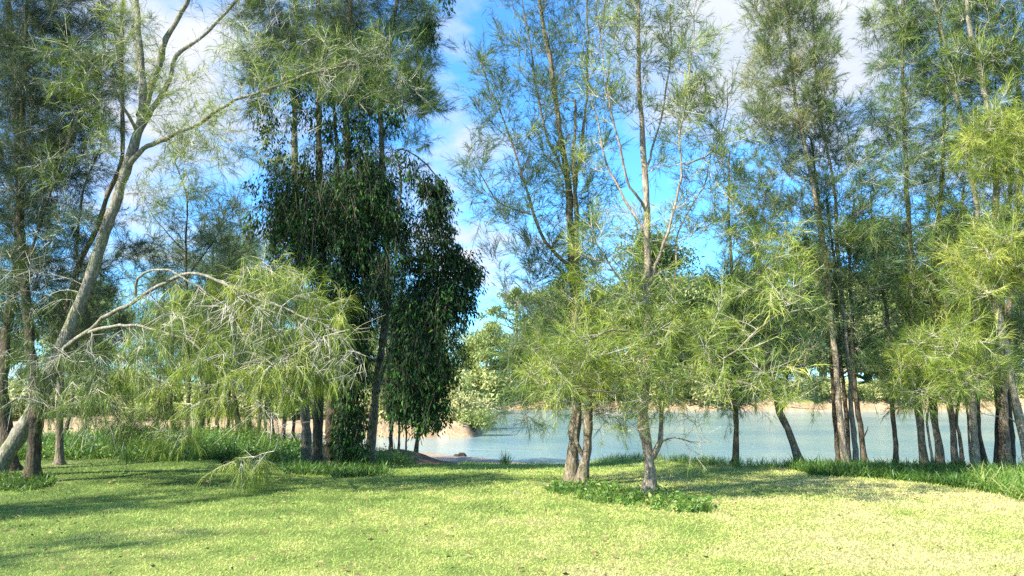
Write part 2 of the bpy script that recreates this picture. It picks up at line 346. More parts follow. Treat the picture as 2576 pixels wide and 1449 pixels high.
# ------------------------------------------------------------------ the leaning old tree on the left and its dark neighbour
tree('sheoak_tree', 'big leaning she-oak with pale lichened trunk and long drooping limbs', [
  ([(-20, 1200), (40, 1110), (100, 1010), (150, 880, -.3), (205, 745, -.4), (260, 590, -.4), (312, 440, -.4), (345, 340, -.4), (355, 240, -.3), (348, 120, -.2), (340, -10), (330, -200)], .155, .035),
  ([(312, 440, -.4), (360, 372, -.6), (400, 350, -.8), (500, 305, -1.1), (550, 270, -1.2), (625, 240, -1.3), (700, 215, -1.4), (771, 188, -1.4), (846, 170, -1.4), (896, 138, -1.4), (980, 108, -1.4)], .05, .010),
  ([(771, 188, -1.4), (850, 170, -1.5), (930, 165, -1.6), (1010, 182, -1.6)], .02, .006),
  ([(345, 340, -.4), (385, 260, -.2), (420, 200), (440, 140), (500, 98), (550, 45), (600, -5), (680, -60)], .055, .018),
  ([(352, 290, -.4), (380, 215, .2), (400, 165, .3), (420, 100, .3), (445, 45, .3), (475, -10, .3), (520, -150, .3)], .075, .03),
  ([(120, 960, -.1), (156, 886, -.6), (215, 837, -1.0), (268, 784, -1.3), (344, 746, -1.6), (397, 714, -1.8), (456, 687, -2.0), (500, 688, -2.1), (560, 708, -2.2), (644, 741, -2.3), (752, 789, -2.4), (838, 832, -2.4), (890, 880, -2.4), (915, 935, -2.4)], .05, .007),
  ([(215, 837, -1.0), (268, 824, -1.4), (322, 819, -1.7), (392, 832, -2.0), (483, 864, -2.2), (526, 902, -2.3), (591, 961, -2.4), (644, 1015, -2.5), (688, 1062, -2.5), (700, 1100, -2.5), (690, 1135, -2.5)], .032, .006),
  ([(344, 746, -1.6), (350, 700, -1.7), (385, 678, -1.9), (430, 678, -2.1), (480, 705, -2.2), (540, 750, -2.3), (600, 790, -2.3), (690, 850, -2.3)], .024, .006),
  ([(560, 708, -2.2), (600, 745, -2.4), (660, 790, -2.5), (700, 850, -2.5), (740, 920, -2.5)], .016, .005),
  ([(100, 1010), (60, 1000, -.5), (20, 1020, -.8), (-30, 1060, -1)], .03, .01),
  ([(345, 340, -.4), (300, 250, -.9), (250, 180, -1.1), (180, 120, -1.2), (90, 95, -1.2)], .035, .008),
 ],
 [ (430, 775, 90, 60, 8, -2.0), (470, 840, 120, 80, 13, -2.2), (640, 800, 120, 70, 15, -2.3), (760, 810, 100, 90, 18, -2.4), (650, 910, 140, 80, 17, -2.3), (690, 700, 80, 60, 9, -2.0), (830, 800, 60, 90, 8, -2.3),
   (480, 960, 110, 80, 11, -2.0), (560, 1050, 110, 40, 9, -2.2), (800, 920, 80, 55, 14, -2.4), (645, 1165, 50, 30, 6, -2.5), (700, 720, 90, 50, 8, -2.2), (400, 900, 80, 80, 7, -1.6),
   (440, 1090, 70, 40, 8, -1.9), (740, 960, 70, 40, 8, -2.4), (560, 760, 80, 50, 10, -2.2)],
 dens=1.1, boff=.35, style='weep', nd=20, tw=8, vb=.62, leaf=ND_YEL, bark=BARK_PALE, flare=1.5, twc=.9, brs=1.25,
 extra=[([(450, 335, 80, 60, 9, -.9, .1), (560, 300, 90, 55, 9, -1.1), (700, 205, 110, 50, 12, -1.3, -.1), (850, 160, 110, 60, 20, -1.5, -.2), (970, 150, 80, 70, 18, -1.5, -.25), (1040, 230, 60, 60, 10, -1.5, -.3)
     , (380, 170, 60, 60, 10, 0, .1), (560, 50, 90, 60, 10, 0, -.2), (700, -20, 110, 60, 14, 0, -.2), (500, 420, 110, 70, 8, -1.0, -.1), (620, 380, 100, 50, 8, -1.0, -.1), (460, 240, 60, 70, 9, -.4, .1), (330, 60, 60, 70, 8, -.3, .1), (250, 330, 60, 50, 7, -.8, .05), (620, 130, 80, 50, 10, -.8, -.05), (400, 480, 60, 60, 6, -.6, .1)], 'plume', dict(nd=16, tw_n=8, ln=.95, dens=1.3)),
   ([(270, 150, 60, 80, 10, -1), (190, 170, 70, 50, 12, -1, -.05), (215, 250, 60, 50, 12, -1, .0), (170, 420, 70, 60, 8, -.8, -.2), (60, 640, 80, 90, 12, -.5, -.3), (200, 560, 50, 60, 6, -.6, -.2)], 'plume', dict(vb=.45)),
   ([(110, 880, 90, 50, 7, -.9, -.15), (60, 960, 80, 60, 7, -1.1, -.15), (240, 950, 90, 80, 12, -1.2, -.1), (200, 1030, 100, 50, 10, -1.2, -.1), (330, 980, 80, 80, 12, -1.4, -.05), (40, 780, 80, 70, 10, -.6, -.2), (330, 1070, 60, 30, 5, -1.4)], 'weep', dict(vb=.42)),
   ([(500, 800, 90, 60, 14, -2.7), (620, 780, 90, 60, 16, -2.8), (640, 900, 70, 70, 12, -2.8), (800, 860, 70, 60, 12, -2.8), (870, 920, 50, 40, 8, -2.7), (690, 1080, 30, 50, 6, -2.7), (330, 960, 90, 80, 14, -1.7), (200, 900, 80, 60, 12, -1.3),
     (90, 1000, 80, 80, 14, -1.5), (250, 1050, 90, 60, 10, -1.6), (60, 700, 60, 90, 10, -.9)], 'weep', dict(nd=2, bare=.8, tw_n=5, twc=.62, brs=1.15, dens=.9)),
   ([(560, 130, 90, 70, 14, -.6), (430, 260, 90, 90, 16, -.7), (520, 400, 110, 60, 16, -1.3), (680, 330, 90, 70, 14, -1.6), (300, 120, 80, 90, 14, -.6), (820, 240, 110, 50, 12, -1.7), (600, 240, 90, 60, 12, -1.5), (680, 80, 80, 60, 10, -.6)], 'plume', dict(nd=3, bare=.6, tw_n=6, twc=.6, brs=1.1, dens=.9))])
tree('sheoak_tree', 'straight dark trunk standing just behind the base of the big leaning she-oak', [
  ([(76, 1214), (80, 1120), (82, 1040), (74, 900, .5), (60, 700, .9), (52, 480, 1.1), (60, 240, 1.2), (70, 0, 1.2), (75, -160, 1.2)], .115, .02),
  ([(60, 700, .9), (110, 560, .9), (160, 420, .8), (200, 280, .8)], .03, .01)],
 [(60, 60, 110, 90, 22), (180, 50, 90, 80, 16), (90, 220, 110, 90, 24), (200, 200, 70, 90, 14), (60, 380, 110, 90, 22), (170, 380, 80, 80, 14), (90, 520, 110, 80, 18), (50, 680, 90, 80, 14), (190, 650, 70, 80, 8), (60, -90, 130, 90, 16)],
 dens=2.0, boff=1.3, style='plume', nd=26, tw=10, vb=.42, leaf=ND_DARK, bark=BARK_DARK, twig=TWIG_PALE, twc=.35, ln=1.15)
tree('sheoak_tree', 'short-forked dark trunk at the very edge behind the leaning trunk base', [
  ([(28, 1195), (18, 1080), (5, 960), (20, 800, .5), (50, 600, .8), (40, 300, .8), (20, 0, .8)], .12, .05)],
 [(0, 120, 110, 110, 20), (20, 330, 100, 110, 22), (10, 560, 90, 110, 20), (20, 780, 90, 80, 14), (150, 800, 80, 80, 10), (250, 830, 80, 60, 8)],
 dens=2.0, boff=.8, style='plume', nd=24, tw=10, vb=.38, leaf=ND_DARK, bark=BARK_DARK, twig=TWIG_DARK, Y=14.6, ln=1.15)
tree('sheoak_tree', 'thin wavy grey trunk climbing beside the leaning she-oak toward the upper left sky', [
  ([(150, 1130), (148, 960), (152, 830), (190, 670), (240, 575), (268, 490), (295, 425), (301, 330), (299, 200), (305, 60), (312, -80)], .075, .03),
  ([(190, 645), (205, 525), (222, 450), (250, 380), (262, 300)], .03, .012),
  ([(299, 200), (260, 120), (250, 30), (255, -40)], .02, .008)],
 [(290, 60, 60, 80, 12), (250, 180, 60, 80, 12), (330, 200, 50, 60, 5), (230, 330, 70, 70, 14), (200, 460, 70, 70, 12), (330, 640, 70, 50, 8), (300, 560, 50, 40, 3), (240, 720, 70, 60, 10), (130, 300, 60, 100, 12)],
 boff=.4, style='plume', nd=20, tw=9, vb=.45, leaf=ND_DARK, bark=BARK_MID, Y=15.6, twc=.5)
tree('sheoak_tree', 'young feathery she-oak filling the gap between the leaning trunk and the vine-covered clump', [
  ([(470, 1110), (475, 960), (470, 800), (468, 640), (470, 500), (440, 400), (428, 330)], .06, .008),
  ([(470, 700), (540, 600), (590, 520), (610, 460)], .022, .006), ([(470, 640), (400, 560), (360, 500), (340, 450)], .018, .005)],
 [(450, 440, 70, 60, 7), (400, 520, 70, 50, 6), (500, 530, 80, 60, 14), (590, 520, 60, 60, 10), (460, 620, 100, 60, 18), (580, 640, 90, 70, 20), (380, 680, 80, 60, 12), (500, 720, 130, 60, 22), (620, 740, 80, 60, 16), (380, 790, 80, 60, 10)],
 style='plume', nd=18, tw=9, vb=.55, leaf=ND_GREY, bark=BARK_DARK, twig=TWIG_DARK, Y=18.5, ln=1.1)
# ------------------------------------------------------------------ the vine-covered clump left of centre
CG = 'stems of the vine-covered clump'
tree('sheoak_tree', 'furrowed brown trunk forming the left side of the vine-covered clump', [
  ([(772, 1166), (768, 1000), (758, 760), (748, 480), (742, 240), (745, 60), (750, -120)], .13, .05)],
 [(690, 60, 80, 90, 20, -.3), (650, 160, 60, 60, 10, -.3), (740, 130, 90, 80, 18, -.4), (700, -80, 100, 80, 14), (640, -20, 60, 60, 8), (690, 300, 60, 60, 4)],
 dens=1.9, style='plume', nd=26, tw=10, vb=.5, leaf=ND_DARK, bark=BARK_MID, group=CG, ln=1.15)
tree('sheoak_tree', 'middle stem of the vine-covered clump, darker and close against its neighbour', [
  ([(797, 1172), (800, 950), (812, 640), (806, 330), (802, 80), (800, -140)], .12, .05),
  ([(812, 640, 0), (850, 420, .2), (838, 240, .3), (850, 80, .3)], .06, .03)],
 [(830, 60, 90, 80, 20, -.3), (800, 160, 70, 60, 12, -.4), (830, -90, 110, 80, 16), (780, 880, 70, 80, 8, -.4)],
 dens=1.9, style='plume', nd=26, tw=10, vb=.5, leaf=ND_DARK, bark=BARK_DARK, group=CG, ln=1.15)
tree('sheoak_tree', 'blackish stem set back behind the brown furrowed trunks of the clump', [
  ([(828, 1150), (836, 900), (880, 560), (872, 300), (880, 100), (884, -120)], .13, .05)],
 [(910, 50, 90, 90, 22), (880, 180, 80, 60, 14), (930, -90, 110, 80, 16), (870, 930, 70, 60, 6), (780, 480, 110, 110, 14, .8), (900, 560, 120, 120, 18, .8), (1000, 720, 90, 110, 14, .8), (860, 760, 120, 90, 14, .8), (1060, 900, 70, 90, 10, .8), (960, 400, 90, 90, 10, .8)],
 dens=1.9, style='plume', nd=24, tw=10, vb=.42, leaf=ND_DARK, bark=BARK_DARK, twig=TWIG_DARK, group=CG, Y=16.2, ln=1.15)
tree('sheoak_tree', 'sunlit reddish trunk of the vine-covered clump, bare and leaning slightly right', [
  ([(928, 1172), (942, 1010), (958, 880), (972, 770), (974, 620), (962, 430), (958, 250), (985, 100), (1010, -60)], .115, .045),
  ([(974, 620), (1010, 480, -.1), (1000, 380), (1040, 385, -.2), (1085, 425, -.3), (1120, 465, -.3), (1140, 510, -.3)], .035, .012),
  ([(942, 1010), (970, 930, .1), (1010, 820, .2), (1060, 700, .3), (1110, 640, .3)], .04, .012),
  ([(958, 250), (1010, 260, -.2), (1060, 230, -.3), (1090, 200, -.3)], .03, .01)],
 [(990, 60, 80, 90, 20, -.2), (1050, 130, 60, 70, 16, -.2), (1000, 210, 90, 60, 22, -.3, .1), (1070, 250, 50, 50, 10, -.3), (1060, 40, 50, 60, 9), (1000, -90, 110, 70, 16), (900, 240, 60, 50, 12), (1060, 360, 50, 40, 3, .6)],
 style='plume', nd=26, tw=10, vb=.52, leaf=ND_UP, bark=BARK_MID, group=CG, ln=1.2)
vine('hanging_vine', 'dense dark curtain of broad-leaved creeper covering the upper trunks of the clump',
 [(720, 470, 70, 120, 260), (810, 520, 100, 130, 480), (900, 500, 90, 130, 420), (960, 400, 70, 110, 260), (680, 380, 45, 90, 60), (740, 610, 70, 80, 200), (850, 650, 110, 90, 420), (960, 620, 70, 120, 320), (1000, 520, 40, 120, 90), (670, 220, 40, 60, 40), (980, 290, 40, 50, 90), (660, 300, 40, 60, 40), (780, 300, 70, 80, 170), (880, 320, 70, 90, 200), (930, 200, 60, 90, 150), (720, 200, 60, 90, 110), (830, 180, 60, 80, 110), (960, 90, 50, 70, 80), (650, 440, 35, 80, 40), (1030, 420, 20, 60, 30), (1010, 620, 30, 90, 70), (640, 560, 30, 60, 25)], 15.0, seed=3, vb=.46, gap=-.3)
vine('hanging_vine', 'lower creeper thicket hanging beside the sunlit reddish trunk down to the bank',
 [(860, 780, 90, 90, 340, .9), (890, 900, 50, 110, 260, .9), (1030, 800, 50, 120, 300), (1040, 930, 70, 110, 340), (1090, 820, 60, 120, 280), (1115, 930, 35, 90, 120), (1060, 1060, 20, 35, 30), (1150, 860, 20, 60, 30), (1040, 1010, 60, 50, 170), (880, 1030, 45, 80, 200, .8), (1105, 1040, 30, 35, 50), (870, 1100, 30, 50, 90, .6), (990, 960, 22, 90, 70, .1), (900, 1110, 25, 50, 70, .5)], 15.2, seed=4, vb=.55, gap=-.5)
vine('hanging_vine', 'drooping strands of dark leaves on the arching branch against the blue sky',
 [(1080, 460, 40, 40, 60), (1105, 500, 40, 70, 130), (1080, 560, 40, 70, 90), (1120, 580, 22, 60, 50), (1060, 640, 40, 40, 30)], 14.8, seed=5, vb=.28, gap=-.65)
vine('hanging_vine', 'rounded overhanging bulge of dark vine leaves above the sandy shore',
 [(1090, 660, 60, 50, 130, .3), (1150, 650, 60, 45, 170, .3), (1190, 680, 30, 60, 100, .3), (1130, 730, 60, 70, 230, .3), (1170, 760, 35, 60, 90, .3), (1080, 740, 50, 70, 170, .3)], 15.0, seed=6, vb=.36, gap=-.65)
vine('hanging_vine', 'dark leafy screen of creeper filling the heart of the clump between its stems',
 [(760, 560, 90, 120, 200), (860, 600, 120, 130, 420), (950, 560, 80, 120, 300), (900, 720, 110, 90, 260), (800, 440, 90, 90, 160), (930, 450, 80, 80, 200), (700, 480, 50, 110, 90)], 15.9, seed=14, vb=.30, gap=-.45)
vine('hanging_vine', 'small tuft of vine leaves hanging into the top of the blue sky gap',
 [(1085, 20, 50, 40, 110), (1070, 70, 30, 40, 50), (1120, -10, 25, 30, 40)], 14.8, seed=8, vb=.3)
# ------------------------------------------------------------------ double-trunk tree and centre tree
tree('sheoak_tree', 'tall double-trunk she-oak, darker left stem, with feathery branches fanning into the blue sky', [
  ([(1438, 1216), (1441, 1130), (1452, 1040), (1449, 900), (1443, 780), (1437, 660), (1434, 575), (1424, 450), (1409, 360), (1399, 280), (1385, 160), (1370, 75), (1357, -10), (1340, -160), (1330, -300)], .10, .014),
  ([(1441, 690), (1420, 660, -.1), (1385, 625, -.2), (1344, 560, -.3), (1319, 465, -.4), (1299, 390, -.4), (1274, 310, -.5), (1244, 240, -.5), (1214, 165, -.5), (1196, 130, -.5)], .035, .006),
  ([(1335, 540, -.3), (1310, 532, -.4), (1264, 515, -.5), (1229, 475, -.6), (1196, 415, -.6), (1170, 362, -.6)], .016, .005),
  ([(1434, 575), (1452, 480, .1), (1470, 380, .2), (1480, 250, .3), (1482, 120, .3), (1478, 0, .3), (1475, -120, .3)], .035, .01),
  ([(1449, 900), (1390, 800, .2), (1330, 740, .3), (1285, 700, .3)], .02, .006),
  ([(1424, 450), (1370, 340, .3), (1340, 210, .4), (1320, 60, .4), (1300, -80, .4)], .025, .008)],
 [(1215, 175, 45, 55, 9, -.5), (1245, 270, 60, 60, 12, -.5), (1290, 350, 70, 80, 13, -.5), (1310, 470, 70, 80, 14, -.4), (1185, 395, 40, 45, 6, -.6), (1225, 490, 55, 50, 8, -.6), (1270, 560, 60, 50, 7, -.5),
  (1310, 60, 80, 90, 14, .3), (1330, 190, 80, 90, 16, .3), (1420, 70, 80, 80, 16), (1450, 190, 90, 90, 18, .2), (1370, 290, 70, 80, 12, .1), (1470, 330, 80, 90, 16, .2), (1390, 430, 70, 80, 12), (1490, 440, 80, 80, 12, .2),
  (1460, 560, 90, 70, 14), (1360, 610, 70, 60, 12), (1450, 660, 90, 60, 12), (1320, 720, 80, 60, 13, .3, -.25), (1290, 650, 60, 30, 4, .3, -.2), (1400, 760, 90, 50, 14, 0, -.1), (1480, 780, 80, 60, 12), (1380, -110, 120, 100, 16), (1480, -60, 90, 90, 10)],
 dens=1.1, style='up', nd=17, tw=8, vb=.45, leaf=ND_UP, bark=BARK_MID, twig=TWIG_DARK, twc=.75,
 extra=[([(1430, 900, 110, 70, 20, -.2, .1), (1330, 880, 80, 60, 12, 0, .05), (1400, 980, 110, 50, 16, -.2), (1320, 1010, 60, 40, 7, 0, -.1), (1280, 1060, 50, 30, 4, 0, -.15), (1500, 1020, 60, 40, 8, 0, -.2), (1370, 820, 70, 50, 8, .2, .1)], 'plume', dict(nd=18, tw_n=8, vb=.55))])
tree('sheoak_tree', 'right-hand brown stem of the pair growing from one grassy tuft by the lawn', [
  ([(1463, 1222), (1474, 1160), (1482, 1100), (1483, 1030), (1478, 960, .1), (1466, 860, .15), (1456, 760, .15), (1450, 640, .15), (1446, 520, .15), (1440, 400, .2), (1446, 250, .3)], .085, .02),
  ([(1472, 1150, 0), (1454, 1120, -.05), (1448, 1090, -.05), (1456, 1040)], .035, .03)],
 [(1450, 620, 60, 60, 7), (1470, 740, 70, 60, 9), (1500, 860, 80, 60, 12, 0, .1), (1530, 950, 70, 50, 10, -.1, .1), (1560, 1040, 60, 25, 5, 0, -.2), (1440, 440, 60, 60, 6)],
 style='plume', nd=20, tw=8, vb=.55, leaf=ND_YEL, bark=BARK_MID, twc=.8)
tree('sheoak_tree', 'central she-oak with pale forked trunk rising from the leafy ring on the lawn', [
  ([(1635, 1243), (1636, 1200), (1634, 1155), (1626, 1110, 0), (1619, 1040), (1625, 950), (1629, 850), (1627, 720), (1625, 600), (1621, 450), (1613, 340), (1606, 220), (1602, 100), (1599, -20), (1600, -150), (1605, -260)], .088, .014),
  ([(1634, 1155), (1650, 1125, -.05), (1658, 1090, -.05), (1663, 1030), (1672, 960, .1), (1680, 900, .2)], .05, .02),
  ([(1652, 1130, -.05), (1672, 1108, -.2), (1700, 1098, -.4), (1740, 1112, -.6), (1790, 1112, -.8)], .022, .004),
  ([(1624, 533), (1600, 490, -.2), (1579, 450, -.3), (1554, 350, -.4), (1534, 280, -.5), (1519, 200, -.5), (1505, 90, -.5), (1500, 0, -.5)], .023, .006),
  ([(1624, 580), (1600, 540, .1), (1574, 500, .2), (1539, 435, .3), (1519, 375, .3), (1504, 290, .4), (1470, 180, .4)], .024, .007),
  ([(1629, 760), (1664, 640, -.2), (1694, 550, -.3), (1714, 475, -.3), (1721, 415, -.3), (1718, 340, -.3), (1735, 220, -.3), (1745, 100, -.3), (1750, -20, -.3)], .026, .006),
  ([(1624, 440), (1644, 360, .1), (1664, 300, .1), (1684, 175, .1), (1690, 60, .1), (1690, -60, .1)], .020, .006),
  ([(1627, 800), (1600, 760, -.1), (1530, 660, -.4), (1500, 610, -.5), (1484, 560, -.6)], .022, .006),
  ([(1672, 960, .1), (1690, 1000, -.3), (1740, 960, -.6), (1790, 930, -.8), (1850, 885, -1.0), (1900, 835, -1.1), (1955, 795, -1.2), (2010, 780, -1.3)], .026, .005),
  ([(1629, 850), (1560, 830, -.5), (1480, 850, -.8), (1400, 865, -1.0), (1340, 880, -1.1)], .022, .005),
  ([(1625, 950), (1570, 985, -.4), (1500, 985, -.7), (1420, 965, -.9), (1350, 960, -1)], .018, .004),
  ([(1690, 1000, -.3), (1760, 1010, -.6), (1850, 955, -.8), (1920, 985, -1.0), (1980, 1018, -1.1), (2070, 1030, -1.2)], .018, .004),
  ([(1721, 415, -.3), (1790, 380, -.2), (1825, 300, -.1), (1830, 200, 0)], .016, .005),
  ([(1694, 740, 0), (1702, 650, .2), (1712, 560, .3), (1765, 470, .3), (1790, 380, .3)], .02, .008)],
 [(1510, 90, 60, 90, 14, -.4), (1560, 30, 70, 80, 12, -.2), (1610, 100, 50, 110, 11), (1700, 60, 60, 90, 12, -.1), (1745, 150, 60, 110, 16, -.3), (1510, 240, 55, 80, 12, -.4), (1590, 260, 50, 80, 5), (1735, 290, 60, 90, 15, -.3),
  (1800, 300, 50, 100, 12, -.1), (1520, 400, 50, 60, 5, .3), (1660, 400, 40, 70, 4), (1780, 420, 70, 90, 14, 0), (1810, 540, 80, 80, 16, .1), (1560, 560, 60, 60, 7), (1700, 540, 60, 60, 7), (1610, 640, 90, 60, 8), (1660, 240, 60, 80, 7), (1490, 600, 50, 60, 6, -.5),
  (1560, 690, 80, 60, 9), (1660, -120, 140, 90, 16), (1530, -110, 80, 80, 10), (1850, 430, 45, 80, 9)],
 dens=1.12, style='up', nd=16, tw=8, vb=.5, leaf=ND_YEL, bark=BARK_TAN, twig=TWIG_PALE, twc=.6, brs=1.2,
 extra=[([(1890, 600, 90, 60, 16, .1, .1), (1950, 650, 60, 50, 11, 0, .2), (1660, 740, 90, 60, 14, -.2, .05), (1590, 830, 110, 60, 18, -.5, .05), (1700, 860, 120, 60, 20, -.5, .1), (1560, 910, 100, 50, 14, -.6, .05), (1800, 800, 100, 80, 15, -.5), (1840, 940, 90, 50, 10, -.8),
     (1720, 960, 100, 45, 11, -.5, -.05), (1600, 970, 90, 50, 9, -.5), (1460, 900, 90, 60, 14, -.8, .1), (1370, 920, 60, 50, 8, -1, .05), (1960, 960, 70, 50, 9, -1.1), (1950, 740, 70, 50, 8, -1)], 'plume', dict(nd=18, tw_n=8, vb=.55)),
   ([(1640, 1080, 90, 40, 7, -.3), (1760, 1080, 60, 30, 4, -.5), (1540, 1040, 90, 40, 7, -.5)], 'plume', dict(nd=8, tw_n=6, vb=.5, bare=.4))])
# ------------------------------------------------------------------ trees along the bank to the right
tree('sheoak_tree', 'slender straight trunk alone on the bank just right of the central tree', [
  ([(1848, 1170), (1850, 1080), (1847, 1000), (1843, 850), (1838, 700), (1832, 520), (1836, 380)], .062, .015)],
 [(1890, 690, 80, 80, 14), (1870, 800, 90, 80, 16), (1900, 900, 90, 60, 12), (1830, 960, 90, 50, 12), (1860, 570, 70, 70, 9), (1800, 700, 60, 60, 8), (1760, 880, 60, 60, 8)],
 style='up', nd=20, tw=9, vb=.35, leaf=ND_UP, bark=BARK_DARK, twig=TWIG_DARK)
tree('sheoak_tree', 'dark trunk leaning left over the water beside the green bank grass', [
  ([(2014, 1168), (1998, 1120), (1982, 1075), (1962, 1035), (1945, 960), (1930, 850), (1915, 740), (1905, 620)], .082, .02),
  ([(1962, 1035), (2000, 960, -.1), (2030, 880, -.2), (2040, 800, -.2)], .025, .008)],
 [(1960, 770, 80, 80, 16, 0, .0), (2010, 860, 70, 70, 14, -.1, .05), (1950, 910, 90, 60, 14), (2010, 970, 70, 40, 8), (1920, 650, 60, 60, 8), (1880, 1000, 60, 40, 7)],
 style='plume', nd=21, tw=9, vb=.42, leaf=ND_UP, bark=BARK_MID, twig=TWIG_PALE)
BG = 'stems of the tall clump on the bank'
tree('sheoak_tree', 'lit brown stem at the front of the tall bank clump, curving up to the left', [
  ([(2128, 1178), (2118, 1090), (2108, 980), (2098, 840), (2088, 700), (2068, 580), (2046, 440), (2020, 330), (1998, 230), (1985, 60), (1980, -100)], .068, .018)],
 [(1935, 40, 70, 90, 24), (1990, -60, 90, 80, 16), (1990, 130, 90, 90, 26), (1920, 180, 50, 80, 13), (1960, 290, 80, 80, 18), (1930, 430, 80, 70, 18, 0, -.15), (1960, 560, 80, 60, 18, 0, -.2), (1900, 520, 70, 60, 8), (2010, 700, 80, 60, 10), (1900, 320, 40, 60, 5), (2030, 240, 60, 80, 16)],
 dens=1.6, style='up', nd=20, tw=9, vb=.62, leaf=ND_GREY, bark=BARK_TAN, twig=TWIG_DARK, group=BG, twc=.8)
tree('sheoak_tree', 'darkest stem of the tall bank clump, half hidden behind the lit one', [
  ([(2112, 1160), (2100, 1040), (2092, 900), (2090, 760), (2078, 640), (2060, 500), (2040, 350)], .062, .02)],
 [(2020, 380, 70, 70, 14), (2040, 500, 70, 70, 12, 0, -.1), (2020, 640, 70, 60, 9), (2050, 800, 60, 60, 6)],
 dens=1.5, style='up', nd=20, tw=9, vb=.4, leaf=ND_UP, bark=BARK_DARK, twig=TWIG_DARK, group=BG, Y=15.3)
tree('sheoak_tree', 'right-leaning grey stem of the tall bank clump with its crown behind the others', [
  ([(2152, 1176), (2146, 1060), (2132, 900), (2120, 760), (2106, 600), (2094, 440), (2064, 300), (2050, 180), (2046, 40)], .056, .015)],
 [(2060, 120, 60, 90, 16), (2080, 280, 70, 80, 18), (2110, 380, 70, 70, 16), (2100, 490, 70, 60, 12), (2110, 610, 80, 60, 16), (2160, 720, 70, 70, 14), (2150, 830, 70, 60, 10), (2180, 470, 50, 60, 6), (2030, 20, 60, 80, 14)],
 dens=1.6, style='up', nd=20, tw=9, vb=.58, leaf=ND_UP, bark=BARK_TAN, twig=TWIG_PALE, group=BG)
tree('sheoak_tree', 'thin inner stem between the grey and dark stems of the bank clump', [
  ([(2139, 1168), (2130, 1040), (2112, 900), (2104, 760), (2098, 620), (2080, 500)], .05, .02)],
 [(2080, 560, 60, 60, 8), (2120, 700, 60, 50, 6), (2140, 870, 60, 50, 5)],
 style='up', nd=16, tw=8, vb=.4, leaf=ND_UP, bark=BARK_DARK, twig=TWIG_DARK, group=BG, Y=15.3)
tree('sheoak_tree', 'kinked slim trunk with a broken side fork right of the tall bank clump', [
  ([(2176, 1155), (2170, 1090), (2158, 1000), (2150, 900), (2146, 780), (2142, 650), (2150, 500)], .062, .018),
  ([(2171, 1100), (2180, 1085, -.1), (2183, 1072, -.1)], .02, .006)],
 [(2150, 560, 50, 70, 8), (2170, 680, 50, 60, 6), (2120, 800, 60, 60, 6), (2190, 900, 50, 60, 5)],
 style='up', nd=18, tw=8, vb=.42, leaf=ND_UP, bark=BARK_DARK, twig=TWIG_DARK)
tree('sheoak_tree', 'lone thin trunk in front of the brightest patch of blue water', [
  ([(2256, 1160), (2252, 1080), (2246, 1020), (2238, 900), (2226, 780), (2210, 690), (2192, 600), (2190, 480)], .052, .012)],
 [(2200, 560, 60, 70, 14), (2220, 700, 70, 70, 16), (2250, 830, 70, 60, 14), (2180, 640, 50, 50, 6), (2290, 760, 50, 60, 8), (2250, 970, 60, 50, 9, 0, .15), (2190, 470, 40, 50, 5)],
 style='plume', nd=18, tw=8, vb=.5, leaf=ND_UP, bark=BARK_DARK, twig=TWIG_DARK)
RG = 'slim trunks crowding the right of the bank'
def rt_(label, limbs, blobs, **kw):
    a = dict(dens=1.75, style='plume', nd=21, tw=9, vb=.55, leaf=ND_UP, bark=BARK_MID, twig=TWIG_PALE, group=RG, twc=.55); a.update(kw)
    return tree('sheoak_tree', label, limbs, blobs, **a)
rt_('thick brown trunk that starts the crowded right row, next to a thin pale sapling', [
  ([(2327, 1166), (2318, 1090), (2311, 1020), (2306, 900), (2296, 740), (2285, 560), (2276, 400), (2268, 240), (2270, 80), (2275, -80)], .078, .02)],
 [(2280, 60, 90, 90, 24), (2225, 50, 50, 50, 6), (2270, 190, 80, 80, 22), (2230, 280, 60, 70, 12), (2290, 340, 90, 80, 24), (2280, 460, 90, 70, 18, 0, .05), (2250, 580, 70, 50, 9), (2310, 640, 70, 60, 10), (2280, -80, 100, 80, 14)])
rt_('thin crooked pale sapling between two brown trunks of the right row', [
  ([(2347, 1168), (2340, 1120), (2331, 1080), (2330, 1040), (2340, 990), (2338, 900)], .03, .012)],
 [(2320, 960, 60, 50, 9), (2370, 900, 60, 50, 8)], bark=BARK_PALE, nd=18)
rt_('brown trunk with a split flaring foot, second thick one of the right row', [
  ([(2368, 1172), (2362, 1110), (2352, 1050), (2348, 940), (2352, 780), (2358, 600), (2376, 420), (2380, 250), (2370, 90), (2350, -20)], .072, .02),
  ([(2357, 1175), (2355, 1130), (2356, 1085)], .04, .04)],
 [(2350, 90, 70, 80, 16), (2380, 210, 70, 80, 18), (2390, 380, 70, 80, 16), (2370, 520, 70, 60, 13), (2350, 800, 80, 60, 15, 0, .15), (2330, 720, 70, 60, 10), (2440, 800, 60, 60, 8), (2360, 930, 80, 60, 14, 0, .2), (2370, 700, 70, 60, 8)], leaf=ND_YEL, vb=.42)
rt_('sunlit twin-footed trunk with pale side prop in the middle of the right row', [
  ([(2405, 1180), (2402, 1110), (2396, 1050), (2386, 980), (2384, 900), (2400, 760), (2412, 620), (2425, 470)], .07, .02),
  ([(2423, 1180), (2418, 1110), (2412, 1050), (2418, 1000), (2440, 960)], .045, .02)],
 [(2420, 560, 70, 60, 10), (2400, 680, 70, 60, 10, 0, .1), (2380, 860, 80, 60, 14, -.3, .2), (2300, 950, 80, 50, 12, -.3, .2)], leaf=ND_YEL, vb=.42, bark=BARK_MID)
rt_('very thin reddish stem standing close to the left of a knobbly trunk', [
  ([(2444, 1160), (2437, 1090), (2430, 1020), (2424, 930), (2430, 800)], .026, .012)],
 [(2430, 820, 60, 60, 7), (2400, 900, 60, 50, 6)], nd=16)
